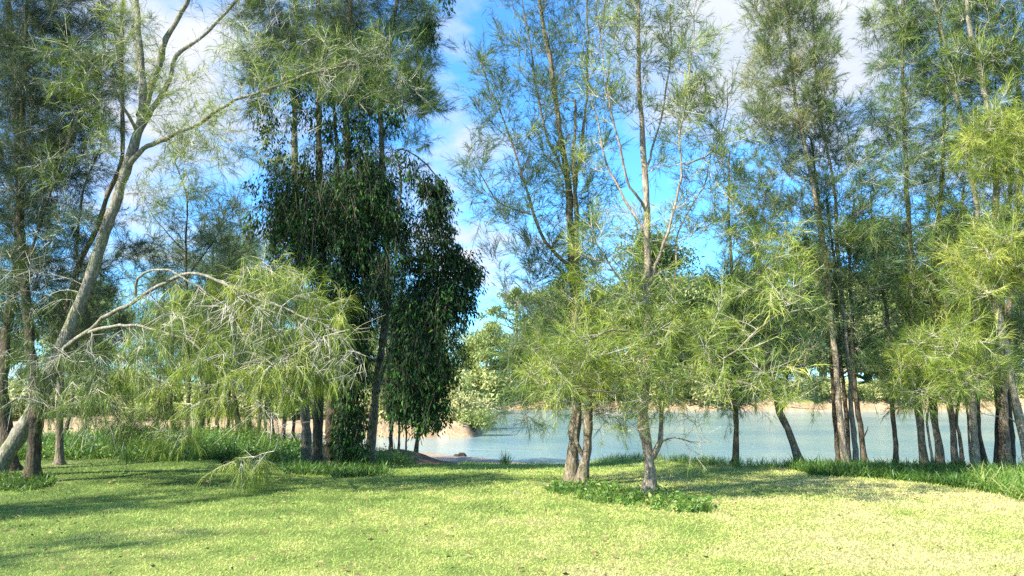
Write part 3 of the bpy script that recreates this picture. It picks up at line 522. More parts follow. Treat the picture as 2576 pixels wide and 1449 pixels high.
rt_('knobbly upright brown trunk rising to the pale leaning stems of the right canopy', [
  ([(2452, 1186), (2449, 1120), (2446, 1050), (2442, 960), (2450, 800), (2462, 640), (2458, 530), (2441, 440), (2426, 350), (2414, 280), (2391, 185), (2371, 85), (2350, -10), (2330, -120)], .072, .025)],
 [(2420, 40, 80, 90, 18), (2400, 160, 60, 60, 9), (2450, 240, 60, 70, 10), (2440, 390, 70, 70, 12), (2430, -90, 110, 80, 16), (2470, 600, 70, 70, 14), (2440, 720, 70, 60, 9)], bark=BARK_PALE)
rt_('dark trunk bowing outward toward the right at its foot in the right row', [
  ([(2480, 1184), (2470, 1130), (2460, 1080), (2458, 1010), (2462, 900), (2480, 740), (2500, 560), (2510, 380), (2505, 200)], .055, .02)],
 [(2510, 200, 70, 80, 12), (2520, 330, 60, 70, 12), (2500, 480, 60, 70, 12), (2480, 800, 60, 60, 8), (2450, 960, 60, 50, 8, -.2, .2)], bark=BARK_DARK)
rt_('thick shadowed trunk at the left of the last tight cluster of the right row', [
  ([(2512, 1182), (2513, 1110), (2512, 1030), (2508, 940), (2515, 800), (2530, 640), (2545, 450), (2550, 250)], .085, .03)],
 [(2550, 330, 60, 80, 10), (2540, 600, 60, 60, 8), (2520, 860, 70, 60, 8)], bark=BARK_DARK)
rt_('thick brown trunk in the middle of the last tight cluster of the right row', [
  ([(2534, 1184), (2530, 1110), (2524, 1030), (2530, 930), (2545, 780), (2560, 600), (2570, 400), (2560, 200), (2550, 20)], .08, .03)],
 [(2560, 130, 60, 90, 14), (2540, -60, 90, 80, 12), (2580, 300, 50, 80, 8), (2590, 500, 60, 80, 9)])
rt_('slightly set back dark trunk seen between the last cluster and the edge of the picture', [
  ([(2548, 1160), (2549, 1080), (2545, 1000), (2556, 880), (2570, 700), (2580, 500)], .06, .02)],
 [(2590, 600, 60, 80, 9), (2580, 780, 60, 60, 7)], bark=BARK_DARK, Y=15.3)
tree('sheoak_tree', 'sunlit pale trunk leaning inward over the right end of the bank with drooping yellow-green sprays', [
  ([(2606, 1215), (2590, 1150), (2572, 1080), (2545, 976), (2526, 875), (2505, 773), (2496, 700), (2500, 600), (2506, 480), (2498, 360), (2484, 265), (2466, 190), (2447, 100), (2436, 20), (2430, -100), (2425, -220)], .085, .03),
  ([(2526, 875), (2470, 880, -.4), (2400, 872, -.7), (2330, 862, -.9)], .02, .005),
  ([(2545, 976), (2480, 950, -.5), (2400, 940, -.8), (2320, 975, -1.0), (2250, 990, -1.1)], .02, .005),
  ([(2500, 600), (2540, 520, -.3), (2570, 440, -.5), (2600, 380, -.6)], .025, .008),
  ([(2572, 1080), (2540, 1050, -.3), (2500, 1050, -.5), (2440, 1030, -.6)], .014, .004)],
 [(2530, 310, 70, 60, 18, -.6, .1), (2480, 370, 70, 60, 16, -.5, .1), (2550, 430, 60, 70, 18, -.6, .15), (2520, 560, 60, 50, 8, -.4), (2480, 640, 80, 60, 22, -.6, .15), (2550, 680, 70, 70, 20, -.6, .15), (2460, 720, 60, 40, 9, -.6, .1),
  (2400, 850, 90, 50, 12, -.8, .1), (2310, 900, 80, 50, 11, -.9, .1), (2470, 920, 80, 50, 8, -.6), (2290, 990, 60, 35, 7, -1.0), (2400, 970, 80, 40, 8, -.8)],
 style='plume', nd=22, tw=9, vb=.56, leaf=ND_YEL, bark=BARK_PALE, twig=TWIG_PALE, twc=.75, ln=1.05, Y=13.8,
 extra=[([(2480, 30, 70, 90, 18), (2440, 160, 70, 70, 12), (2500, 140, 60, 80, 12), (2560, 60, 60, 90, 14), (2450, -120, 110, 80, 16), (2560, 200, 60, 50, 9)], 'up', dict(vb=.35, nd=20))])
# ------------------------------------------------------------------ slim stems between the clumps and the left bank
SG = 'slim stems on the low ground behind the drooping limbs'
slim_a = tree('sheoak_tree', 'leaning slim dark stem, thickest of those behind the drooping pale limbs', [
  ([(608, 1098), (600, 1060), (592, 1020), (588, 960), (592, 860), (600, 740), (604, 640)], .10, .02)],
 [(600, 660, 60, 60, 9), (620, 760, 70, 60, 12), (570, 830, 70, 60, 12), (620, 900, 60, 50, 10), (600, 590, 40, 50, 6)],
 style='plume', nd=16, tw=9, vb=.5, leaf=ND_GREY, bark=BARK_DARK, twig=TWIG_DARK, Y=24, ln=1.5, group=SG)
slim_b = tree('sheoak_tree', 'upright slim dark stem standing left of the leaning one behind the drooping limbs', [
  ([(545, 1098), (548, 1020), (546, 920), (540, 800), (545, 690)], .075, .02)],
 [(540, 700, 50, 60, 8), (550, 790, 60, 60, 10), (520, 880, 60, 60, 10), (560, 940, 50, 40, 7)],
 style='plume', nd=16, tw=9, vb=.4, leaf=ND_UP, bark=BARK_DARK, twig=TWIG_DARK, Y=25, ln=1.5, group=SG)
q = random.Random(5)
for i, (px, Y) in enumerate([(505, 26), (523, 24), (572, 27), (628, 26), (652, 23.5), (668, 27), (688, 25), (715, 24), (738, 26), (440, 25), (395, 28), (330, 30), (160, 24), (215, 28)]):
    p = at(px, 1090, Y); z = float(ground_z(p[0], p[1])); s = q.uniform(.8, 1.25)
    copy_tree(slim_a if i % 3 == 0 else slim_b, (p[0], Y, z-.05), q.uniform(0, 6.28), (q.uniform(.6, 1), q.uniform(.6, 1), s),
              'slim dark tree stem among those on the low ground behind the drooping limbs', SG)
MG = 'stems on the dirt mound at the shore'
for i, (px, Y, s, lb) in enumerate([(1047, 28, .8, 'stout leaning stem at the right end of the dark dirt mound by the shore'), (1022, 28.5, .5, 'very thin tilted stem second from the right on the dirt mound'),
                                    (1003, 27.6, .55, 'thin stem near the middle of the shore mound'), (984, 28.2, 1.1, 'thickest upright stem at the left of the shore mound')]):
    p = at(px, 1110, Y); z = float(ground_z(p[0], p[1]))
    copy_tree(slim_b if i != 0 else slim_a, (p[0], Y, z-.05), q.uniform(0, 6.28), (s, s, q.uniform(.85, 1.1)), lb, MG)
# two she-oaks growing just outside the left of the view: their shadow lies across the lawn
big = TREES['tall double-trunk she-oak, darker left stem, with feathery branches fanning into the blue sky']
for i, (x, y, lb, s) in enumerate([(-12.6, 2.6, 'she-oak left of the lawn whose shade streaks the grass', 1.0), (-12.8, 6.4, 'second she-oak left of the lawn, nearest the leaning trunk', .95)]):
    copy_tree(big, (x, y, float(ground_z(x, y))-.1), 1.9*i+.8, (s, s, s), lb, 'she-oaks left of the lawn')
# ------------------------------------------------------------------ trees of the far bank
def far_tree(name, label, x, y, h, w, leafm, n=16, per=420, vb=.5, lf=.28, sparse=False, seed=1, group='trees along the far bank', low=.15, bark=None):
    rs = np.random.default_rng(seed); z0 = float(ground_z(x, y)); b = np.array([x, y, z0])
    rt = root(name, b, label, 'tree', group)
    lean = rs.normal(0, .05*h, 2)
    P = smooth_path([b-np.array([0, 0, .4]), b+np.array([lean[0]*.2, 0, h*.3]), b+np.array([lean[0]*.6, lean[1], h*.62]), b+np.array([lean[0], lean[1], h*.93])], .5)
    r = np.linspace(.028*h, .006*h, len(P)); g = Geo(); tube(g, P, r, 8, 0, .5, rough=.04)
    gc = Geo(); C = []
    for i in range(n):
        f = rs.uniform(low, 1)**.8; a = rs.uniform(0, 6.28)
        prof = math.sin(min(1, (f-low+.12)/(1.05-low))*math.pi)**.55
        rad = w*.5*prof*rs.uniform(.35, 1)
        C.append(b+np.array([lean[0]*f+math.cos(a)*rad, lean[1]*f+math.sin(a)*rad, h*f]))
    C = np.array(C)
    for c in C:
        k = np.argmin(np.linalg.norm(P[:, :2]-c[:2], axis=1)+np.abs(P[:, 2]-(c[2]-.45*np.linalg.norm(c[:2]-P[:, :2], axis=1)-.3)))
        s0 = P[k]; m = s0+(c-s0)*.5+np.array([0, 0, -.08*h*rs.uniform(0, 1)])
        tube(g, smooth_path([s0, m, c], .5), np.linspace(r[k]*.5, .02, len(smooth_path([s0, m, c], .5))), 5, 0, .5, cap=False)
        cr = (w*.17 if not sparse else w*.11)*rs.uniform(.6, 1.25)
        q_ = nrm(rs.normal(size=(7, 3)))*cr*rs.uniform(.4, 1, (7, 1)); q_[:, 2] *= .6
        for s_ in q_:
            d = nrm(rs.normal(size=(per//7, 3)))*(rs.uniform(0, 1, (per//7, 1))**.5)*cr*.62; d[:, 2] *= .75
            Pp = c+s_+d; out = rs.normal(0, .7, Pp.shape)+np.array([0, 0, -.5])
            L = rs.uniform(.6, 1.3, len(Pp))*lf
            leaves(gc, Pp, out, L, L*.42, 0, np.clip(vb+rs.normal(0, .07)+rs.normal(0, .12, len(Pp)), 0, 1))
    g.build('trunk', [bark or BARK_PALE], rt, b, smooth=True); gc.build('crown', [leafm], rt, b)
    return rt
ft = []
ft.append(far_tree('gum_tree', 'tall thin-crowned gum tree with bare pale limbs rising above the far bank in the gap', 0.5, 103, 14.5, 9, GUM, n=20, per=150, sparse=True, low=.5, lf=.42, seed=2, vb=.55))
ft.append(far_tree('gum_tree', 'rounded pale yellow-green tree on the far bank at the end of the water gap', -3.5, 98, 8.5, 9, GUM, n=26, per=520, seed=3, vb=.6, low=.1, lf=.34))
ft.append(far_tree('gum_tree', 'tan-tinted bushy tree nearest the vine bulge on the far bank', -11, 97, 9.5, 8, GUM, n=24, per=500, seed=4, vb=.78, low=.12, lf=.34))
ft.append(far_tree('gum_tree', 'dense bright green tree behind the double-trunk she-oak on the far bank', 6.5, 99, 12, 10, GUM, n=30, per=560, seed=5, vb=.45, low=.08, lf=.34))
ft.append(far_tree('gum_tree', 'large dark green tree behind the central she-oak on the far bank', 17, 103, 15, 13, GUM_D, n=34, per=560, seed=6, vb=.5, low=.1, lf=.38))
q = random.Random(11)
rows = []
for i in range(16): rows.append((-22+i*6.0+q.uniform(-1.5, 1.5) - 0, 106+q.uniform(-2, 8)))
for i in range(12): rows.append((2+i*4.2+q.uniform(-1.5, 1.5), 100+q.uniform(0, 5)))
for i in range(12): rows.append((22+i*5.6+q.uniform(-1.5, 1.5), 97+q.uniform(0, 4)))
for i in range(12): rows.append((-70+i*5.2+q.uniform(-1.5, 1.5), 62+q.uniform(0, 14)))
src = [ft[1], ft[2], ft[3], ft[4], ft[3], ft[1]]
lab = {0: 'pale rounded tree in the line along the far bank', 1: 'tan bushy tree in the line along the far bank', 2: 'bright green tree in the line along the far bank', 3: 'dark green tree in the line along the far bank', 4: 'bright green tree in the line along the far bank', 5: 'pale rounded tree in the line along the far bank'}
for i, (x, y) in enumerate(rows):
    k = q.randrange(6); s = q.uniform(.8, 1.15)
    if x > 4: s *= 1.22
    if y < 80: s *= .95
    if -14 < x < 4: s *= .72
    copy_tree(src[k], (x, y, float(ground_z(x, y))-.1), q.uniform(0, 6.28), (s, s, s*q.uniform(.85, 1.1)), lab[k], 'trees in the far line')
# low bushes at the water's edge
def bush(label, x, y, h, w, seed, vb=.6, m=None, dl=None):
    rs = np.random.default_rng(seed); z0 = float(ground_z(x, y)); b = np.array([x, y, z0]); rt = root('bush', b, label, 'bush', 'bushes on the far shore')
    g = Geo(); gs = Geo()
    for i in range(int(16)):
        a = rs.uniform(0, 6.28); r_ = w*.5*rs.uniform(0, 1); c = b+np.array([math.cos(a)*r_, math.sin(a)*r_, h*rs.uniform(.3, .9)])
        tube(gs, smooth_path([b-np.array([0, 0, .1]), (b+c)/2+np.array([0, 0, .1*h]), c], .25), .025, 4, 0, .4, cap=False)
        d = nrm(rs.normal(size=(120, 3)))*(rs.uniform(0, 1, (120, 1))**.5)*w*.2
        P = c+d; P[:, 2] = np.maximum(P[:, 2], z0+.03); L = rs.uniform(.12, .3, 120)
        leaves(g, P, rs.normal(0, .8, P.shape), L, L*.4, 0, np.clip(vb+rs.normal(0, .08)+rs.normal(0, .12, 120), 0, 1))
    g.build('foliage', [m or GUM], rt, b); tag(gs.build('stems', [TWIG_DARK], rt, b), kind='stuff')
    return rt
b1 = bush('small yellow-green bush on the tip of the orange dirt spit', -2.3, 46.6, 1.0, 2.4, 3, .62)
b2 = bush('brownish low bush in the middle of the orange dirt spit', -5.0, 46.8, .9, 2.8, 4, .85)
bush('bright green bush low on the far bank beyond the spit', -8, 92.5, 2.2, 5, 5, .4)
bush('round green bush at the waterline under the pale trees', 1.5, 93.5, 2.6, 6, 6, .3, GUM_D)
q = random.Random(3)
for i in range(62):
    x = -16+i*1.45+q.uniform(-1, 1); y = 95.5+q.uniform(-1, 2.5) - .10*max(0, x)
    s = q.uniform(1.4, 3.2)*(1 if x < 26 else .6); 
    o = copy_tree(b1 if i % 2 else b2, (x, y, float(ground_z(x, y))-.05), q.uniform(0, 6.28), (s, s, s), 'scrubby bush in the row along the far shoreline', 'bushes along the far shoreline')
for i in range(36):
    x = -36+i*.92+q.uniform(-.8, .8); y = 49+q.uniform(-1.5, 8); s = q.uniform(.8, 2.1)
    copy_tree(b2 if i % 3 else b1, (x, y, float(ground_z(x, y))-.05), q.uniform(0, 6.28), (s, s, s), 'scrubby bush on the orange left bank', 'bushes on the orange left bank')
# ------------------------------------------------------------------ ground, water
def spaced(lo, f0, f1, hi, fine, grow):
    a = list(np.arange(f0, f1, fine)); s = fine; x = a[-1]
    while x < hi: s *= grow; x += s; a.append(x)
    s = fine; x = a[0]; b = []
    while x > lo: s *= grow; x -= s; b.append(x)
    return np.array(b[::-1]+a)
xs = spaced(-2500, -16, 20, 2500, .22, 1.07); ys = spaced(-2500, 3, 50, 2500, .22, 1.045)
X, Y_ = np.meshgrid(xs, ys); Z = ground_z(X, Y_)
far = sstep(150, 260, np.hypot(X, Y_)); Z = Z*(1-far)+far*0.2
Z = np.where((Y_ < 3), ground_z(X, np.full_like(X, 3.0))*1.0, Z); Z = np.where((np.abs(X) > 70) & (Y_ < 30), 0, Z)
V = np.stack([X, Y_, Z], -1).reshape(-1, 3); nx = len(xs); ny = len(ys)
ii = (np.arange(ny-1)[:, None]*nx+np.arange(nx-1)[None, :]).ravel()
g = Geo()
xf, yf, zf = V[:, 0], V[:, 1], V[:, 2]
c = crest(xf)
dirt = sstep(-.9, -1.3, zf+.12*lumps(xf, yf, .8, 21))
dirt = np.maximum(dirt, sstep(c-1.0, c+.6, yf)*((xf < 2.5)|(zf < -.5)))
shore = 3.6*sstep(-5, -3, xf)*(1-sstep(.9, 2.2, xf))
dirt = np.maximum(dirt, sstep(c-shore-.5, c-shore+.5, yf)*(shore > .3))
dirt = np.maximum(dirt, (yf > 38)*1.0)
dirt = np.maximum(dirt, 1.3*np.exp(-(((xf+3.6)/2.0)**2+((yf-26.6)/3.4)**2)))
dirt = np.maximum(dirt, .8*sstep(21, 25, yf)*sstep(-2.2, -4.0, xf))
for r_ in [o for o in COL.objects if o.type == 'EMPTY' and o.name.startswith('sheoak_tree') and 5 < o.location.y < 22]:
    dirt = np.maximum(dirt, .62*np.exp(-(((xf-r_.location.x)/.75)**2+((yf-r_.location.y)/.9)**2)))
g.add(V, q=np.stack([ii, ii+1, ii+nx+1, ii+nx], -1), c=dirt)
m, nt, b, out = new_mat('lawn_and_dirt')
tc = nt.nodes.new('ShaderNodeTexCoord').outputs['Object']
def lawn_colour(nt, tc, lo=1.0):
    sx = nt.nodes.new('ShaderNodeSeparateXYZ'); nt.links.new(tc, sx.inputs[0])
    n1 = noise(nt, tc, .42, 4, .6); n2 = noise(nt, tc, 1.7, 4, .65); 
    k = math_n(nt, 'ADD', math_n(nt, 'MULTIPLY', n1, .75), math_n(nt, 'MULTIPLY', n2, .5))
    bias = math_n(nt, 'MULTIPLY', sx.outputs[0], .030)
    by = math_n(nt, 'MULTIPLY', math_n(nt, 'SUBTRACT', sx.outputs[1], 9.0), -.012)
    k = math_n(nt, 'ADD', math_n(nt, 'ADD', k, bias), by)
    return ramp(nt, k, [(.36, (.13*lo, .205*lo, .04*lo)), (.52, (.24*lo, .325*lo, .07*lo)), (.66, (.37*lo, .42*lo, .11*lo)), (.86, (.52*lo, .48*lo, .20*lo))])
lc = lawn_colour(nt, tc, .62)
n4 = noise(nt, tc, 55, 3, .7); lc = mixc(nt, ramp(nt, n4, [(.35, (0, 0, 0)), (.7, (1, 1, 1))]), mixc(nt, .55, lc, (.09, .075, .035)), lc)
nd_ = noise(nt, tc, 1.3, 5, .65); nd2 = noise(nt, tc, 9, 4, .7)
dc = ramp(nt, nd_, [(.3, (.17, .115, .065)), (.5, (.36, .25, .145)), (.7, (.50, .38, .24))])
dc = mixc(nt, ramp(nt, nd2, [(.5, (0, 0, 0)), (.64, (.8, .8, .8))]), dc, (.16, .12, .06))
sx = nt.nodes.new('ShaderNodeSeparateXYZ'); nt.links.new(tc, sx.inputs[0])
near = math_n(nt, 'LESS_THAN', sx.outputs[1], 33.0)
beach = math_n(nt, 'MULTIPLY', near, 1.0)
dc = mixc(nt, beach, dc, ramp(nt, nd2, [(.35, (.17, .135, .10)), (.6, (.32, .27, .21))]))
far_g = math_n(nt, 'ADD', sx.outputs[2], math_n(nt, 'MULTIPLY', math_n(nt, 'SUBTRACT', noise(nt, tc, .35, 5, .7), .5), 5.0))
far_g = ramp(nt, math_n(nt, 'MULTIPLY', math_n(nt, 'ADD', far_g, 1.2), .5), [(.42, (0, 0, 0)), (.62, (1, 1, 1))])
vd = nt.nodes.new('ShaderNodeVectorMath'); vd.operation = 'DISTANCE'; nt.links.new(tc, vd.inputs[0]); vd.inputs[1].default_value = (-3.5, 27, -.8)
dc = mixc(nt, ramp(nt, math_n(nt, 'MULTIPLY', vd.outputs['Value'], .25), [(.45, (1, 1, 1)), (.75, (0, 0, 0))]), dc, ramp(nt, nd2, [(.35, (.035, .024, .016)), (.65, (.12, .085, .058))]))
dc = mixc(nt, far_g, dc, (.17, .20, .06))
fac = math_n(nt, 'ADD', tint(nt), math_n(nt, 'MULTIPLY', math_n(nt, 'SUBTRACT', nd2, .5), .9))
fac = ramp(nt, fac, [(.38, (0, 0, 0)), (.58, (1, 1, 1))])
nt.links.new(mixc(nt, fac, lc, dc), b.inputs['Base Color']); b.inputs['Roughness'].default_value = .95; b.inputs['Specular IOR Level'].default_value = .1
bp = node(nt, 'ShaderNodeBump', Strength=.7, Distance=.05); nt.links.new(nd2, bp.inputs['Height']); nt.links.new(bp.outputs[0], b.inputs['Normal'])
tag(g.build('ground', [m], smooth=True), kind='structure')
# river
m, nt, b, out = new_mat('river_water')
tc = nt.nodes.new('ShaderNodeTexCoord').outputs['Object']
mp = nt.nodes.new('ShaderNodeMapping'); mp.inputs['Scale'].default_value = (.7, 1, 1); nt.links.new(tc, mp.inputs[0])
w1 = noise(nt, mp.outputs[0], 2.6, 4, .6, .3); w2 = noise(nt, mp.outputs[0], 9.0, 3, .6); w3 = noise(nt, tc, .10, 2)
w0 = noise(nt, mp.outputs[0], .55, 3, .6, .4)
w1 = math_n(nt, 'ADD', w1, math_n(nt, 'MULTIPLY', w0, 1.6))
h = math_n(nt, 'ADD', math_n(nt, 'MULTIPLY', w1, .8), math_n(nt, 'MULTIPLY', w2, .22))
bp = node(nt, 'ShaderNodeBump', Strength=.4, Distance=.12); nt.links.new(h, bp.inputs['Height']); nt.links.new(bp.outputs[0], b.inputs['Normal'])
nt.links.new(ramp(nt, w3, [(.35, (.12, .23, .26)), (.65, (.22, .31, .28))]), b.inputs['Base Color'])
b.inputs['Roughness'].default_value = .14; b.inputs['IOR'].default_value = 1.333
g = Geo(); g.add([(-400, 14, WATER_Z), (400, 14, WATER_Z), (400, 140, WATER_Z), (-400, 140, WATER_Z)], q=[[0, 1, 2, 3]])
tag(g.build('river_water', [m]), kind='structure')
# ------------------------------------------------------------------ lawn blades
def blade_mat(name, lo, w):
    m, nt, b, out = new_mat(name); tc = nt.nodes.new('ShaderNodeTexCoord').outputs['Object']
    lc = lawn_colour(nt, tc, lo); t = tint(nt)
    col = mixc(nt, ramp(nt, t, [(.55, (0, 0, 0)), (1, (.75, .75, .75))]), lc, (.53, .50, .23))
    col = mixc(nt, ramp(nt, t, [(0, (.7, .7, .7)), (.4, (0, 0, 0))]), col, (.05, .12, .02))
    nt.links.new(col, b.inputs['Base Color']); b.inputs['Roughness'].default_value = .6; b.inputs['Specular IOR Level'].default_value = .2
    tr = nt.nodes.new('ShaderNodeBsdfTranslucent'); nt.links.new(col, tr.inputs[0]); mx = nt.nodes.new('ShaderNodeMixShader'); mx.inputs[0].default_value = .3
    nt.links.new(b.outputs[0], mx.inputs[1]); nt.links.new(tr.outputs[0], mx.inputs[2]); nt.links.new(mx.outputs[0], out.inputs[0]); return m
GR = blade_mat('lawn_blade', 1.35, 0)
rs = np.random.default_rng(77)
N = 520000
y = 4.6*np.exp(rs.uniform(0, 1, N)*math.log(29/4.6)); hw = .72*y+1.6; x = rs.uniform(-1, 1, N)*hw
bare_ = np.zeros(N)
for r_ in [o for o in COL.objects if o.type == 'EMPTY' and o.name.startswith('sheoak_tree') and 5 < o.location.y < 22]:
    bare_ = np.maximum(bare_, np.exp(-(((x-r_.location.x)/.5)**2+((y-r_.location.y)/.6)**2)))
keep = (rs.uniform(size=N) > bare_*.85) & (y < crest(x)-.1-3.5*sstep(-5, -3, x)*(1-sstep(.9, 2.2, x))) & ~((x < -1.8) & (y > 22)); x, y = x[keep], y[keep]
z = ground_z(x, y); P = np.stack([x, y, z-.005], -1); d = nrm(np.stack([rs.normal(0, .75, len(x)), rs.normal(0, .75, len(x)), np.full(len(x), .75)], -1))
sc = (y/9)**.55; tall = 1+1.4*sstep(17, 22, y)*sstep(-6, -2, x)
L = rs.uniform(.022, .055, len(x))*sc*tall; W = rs.uniform(.003, .0065, len(x))*sc*1.15
g = Geo(); needles(g, P, d, L, W, rs.uniform(0, .9, len(x)), 0, np.clip(.47+.22*lumps(x, y, .30, 41)+.16*lumps(x, y, .12, 42)+rs.normal(0, .08, len(x)), 0, 1))
tag(g.build('lawn_grass', [GR]), label='short mown grass covering the sunlit lawn, straw-yellow to green', cat='grass', kind='stuff')
# ------------------------------------------------------------------ undergrowth
def flat(px, py):
    px = np.asarray(px, float); py = np.asarray(py, float)
    d = fw[None]+np.array([[1., 0, 0]])*((px-1288)*K/F)[:, None]+up[None]*((724.5-py)*K/F)[:, None]
    t = -CAM_H/d[:, 2]; P = CAM+d*t[:, None]
    for _ in range(12): t = (ground_z(P[:, 0], P[:, 1])-CAM_H)/d[:, 2]*.6+t*.4; P = CAM+d*t[:, None]
    P[:, 2] = ground_z(P[:, 0], P[:, 1]); return P
def tussocks(name, label, P, h, w, per=14, vb=.5, mat=None, spread=.45, bend=1.1, seed=1, broad=0.0, cat='undergrowth'):
    rs = np.random.default_rng(seed); n = len(P); k = per
    A = np.repeat(P, k, 0)+np.c_[rs.normal(0, .05, (n*k, 2)), np.full(n*k, -.02)]
    hh = np.repeat(rs.uniform(.55, 1.25, n), k)
    D = np.c_[rs.normal(0, spread, (n*k, 2)), np.full(n*k, .85)]
    L = h*hh*rs.uniform(.6, 1.2, n*k); vv = np.clip(vb+np.repeat(rs.normal(0, .12, n), k)+rs.normal(0, .12, n*k), 0, 1)
    g = Geo(); nb = int(n*k*broad)
    D = nrm(D); W = w*rs.uniform(.6, 1.3, n*k)
    # three-segment arching blades
    idx = np.arange(nb, n*k)
    U = nrm(np.cross(D, rs.normal(size=D.shape))); U[:, 2] *= .3; U = nrm(U)
    a = A[idx]; dd = D[idx]; l = L[idx][:, None]; u = U[idx]; ww = W[idx][:, None]; be = bend*rs.uniform(.3, 1.2, (len(idx), 1)); dn = np.array([0, 0, -1.])
    p1 = a+dd*l*.4; d2 = nrm(dd+dn*be*.5); p2 = p1+d2*l*.33; d3 = nrm(d2+dn*be*.8); p3 = p2+d3*l*.33
    v = np.stack([a-u*ww*.35, a+u*ww*.35, p1+u*ww*.5, p1-u*ww*.5, p2+u*ww*.4, p2-u*ww*.4, p3], 1); bb = np.arange(len(idx))[:, None]*7
    g.add(v, q=np.concatenate([bb+np.array([[0, 1, 2, 3]]), bb+np.array([[3, 2, 4, 5]])]), t=bb+np.array([[5, 4, 6]]), c=np.repeat(vv[idx], 7))
    if nb:
        o = rs.normal(0, .7, (nb, 3)); o[:, 2] = np.abs(o[:, 2])*.4
        leaves(g, A[:nb]+np.c_[rs.normal(0, .06, (nb, 2)), rs.uniform(.03, 1, nb)*L[:nb]*.8], o, rs.uniform(.05, .10, nb), rs.uniform(.03, .055, nb), 0, np.clip(vv[:nb]+.15, 0, 1))
    return tag(g.build(name, [mat or REED]), label=label, cat=cat, kind='stuff')
def band(n, px0, px1, top, bot, seed):
    rs = np.random.default_rng(seed); px = rs.uniform(px0, px1, n); t = np.interp(px, *top); b_ = np.interp(px, *bot)
    return flat(px, t+(b_-t)*rs.uniform(0, 1, n))
tussocks('undergrowth', 'dark green strappy groundcover under the crowded right trunks along the bank', band(1150, 1990, 2500, ([1990, 2100, 2300, 2500], [1170, 1166, 1172, 1185]), ([1990, 2050, 2200, 2350, 2500], [1176, 1196, 1204, 1218, 1240]), 1), .22, .015, 14, .40, seed=2)
tussocks('undergrowth', 'tall bright green grass clump at the right edge of the lawn', band(300, 2455, 2680, ([2455, 2576], [1205, 1185]), ([2455, 2576, 2680], [1228, 1262, 1275]), 3), .36, .014, 22, .66, seed=4, bend=1.6)
tussocks('undergrowth', 'ring of leafy weeds round the foot of the central forked trunk', np.concatenate([band(330, 1390, 1780, ([1390, 1500, 1600, 1700, 1780], [1222, 1222, 1232, 1245, 1275]), ([1390, 1480, 1600, 1700, 1780], [1240, 1262, 1278, 1288, 1290]), 5)]), .17, .012, 12, .50, seed=6, broad=.25)
tussocks('undergrowth', 'dark grassy patch round the feet of the vine-covered clump', band(420, 715, 980, ([715, 980], [1165, 1162]), ([715, 850, 980], [1192, 1204, 1196]), 7), .22, .014, 12, .34, seed=8)
tussocks('undergrowth', 'dark weedy tuft at the base of the leaning trunk', band(200, -60, 125, ([-60, 125], [1195, 1205]), ([-60, 60, 125], [1238, 1238, 1222]), 9), .2, .014, 12, .3, seed=10)
rs = np.random.default_rng(31); n = 2600; x = rs.uniform(-13, -2.6, n); y = rs.uniform(16.4, 26, n)
edge = np.interp(x, [-12, -9, -7, -5.5, -4, -2.6], [15.6, 15.6, 16.8, 18.2, 17.6, 18.5]); k = (y > edge+.4*lumps(x, y, .8, 3)) & (x > -13) & ~((x > -5.6) & (y > 21.5)); x, y = x[k], y[k]
P = np.stack([x, y, ground_z(x, y)], -1)
h_ = .45
tussocks('undergrowth', 'thick green weeds filling the ground beyond the lawn behind the drooping limbs', P, .50, .022, 14, .46, seed=32, broad=.55, mat=REED)
rs = np.random.default_rng(33); n = 700; x = rs.uniform(-3.0, 2.6, n); y = crest(x)-3.3*(1-sstep(.9, 2.2, x))-rs.uniform(.1, 7, n)
k = (rs.uniform(size=n) < .6) & ~((x < -1.6) & (y > 24)); P = np.stack([x, y, ground_z(x, y)], -1)[k]
tussocks('undergrowth', 'longer unmown grass on the slope toward the sandy shore', P, .14, .008, 12, .62, seed=34, spread=.35, bend=.5)
rs = np.random.default_rng(35); n = 520; x = rs.uniform(2.4, 7.4, n); y = crest(x)-rs.uniform(-.5, .9, n)
tussocks('undergrowth', 'fringe of seeding grass along the bank edge before the water', np.stack([x, y, ground_z(x, y)], -1), .20, .008, 10, .6, seed=36, spread=.3, bend=.5)
tussocks('undergrowth', 'small reed tuft standing alone at the top of the sandy shore', flat(np.array([1268, 1272, 1275, 1270]), np.array([1166, 1167, 1166, 1165])), .42, .014, 30, .3, seed=37, spread=.22, bend=.3)
for i, (px, py, n, vb, lb) in enumerate([(1225, 1308, 14, .7, 'small bright weed clump alone in the middle of the lawn'), (1608, 1312, 10, .6, 'small weed clump on the lawn in front of the central tree'), (700, 1398, 16, .82, 'yellow-green grass tuft low on the left of the lawn'), (745, 1402, 8, .85, 'smaller yellow-green tuft beside the one low on the lawn'), (1250, 1400, 8, .7, 'faint green tuft near the bottom centre of the lawn')]):
    r_ = np.random.default_rng(50+i)
    tussocks('weed_clump', lb, flat(px+r_.normal(0, 9, n), py+r_.normal(0, 3, n)), .075, .008, 9, vb, seed=60+i, spread=.8, cat='weeds')
rs = np.random.default_rng(90); n = 5200
y = 6*np.exp(rs.uniform(0, 1, n)*math.log(20/6)); x = rs.uniform(-1, 1, n)*(.7*y+1); k = lumps(x, y, 1.6, 91)+rs.normal(0, .35, n) > .25; x, y = x[k], y[k]
g = Geo(); D_ = rs.normal(0, 1, (len(x), 3)); D_[:, 2] *= .15; leaves(g, np.stack([x, y, ground_z(x, y)+.035], -1), D_, rs.uniform(.03, .08, len(x)), rs.uniform(.012, .03, len(x)), 0, rs.uniform(0, 1, len(x)))
tag(g.build('leaf_litter', [plain('dry_leaf', [(0, (.12, .07, .035)), (1, (.42, .28, .14))])]), label='dry brown leaves and twig scraps scattered thinly on the lawn', cat='leaf litter', kind='stuff')
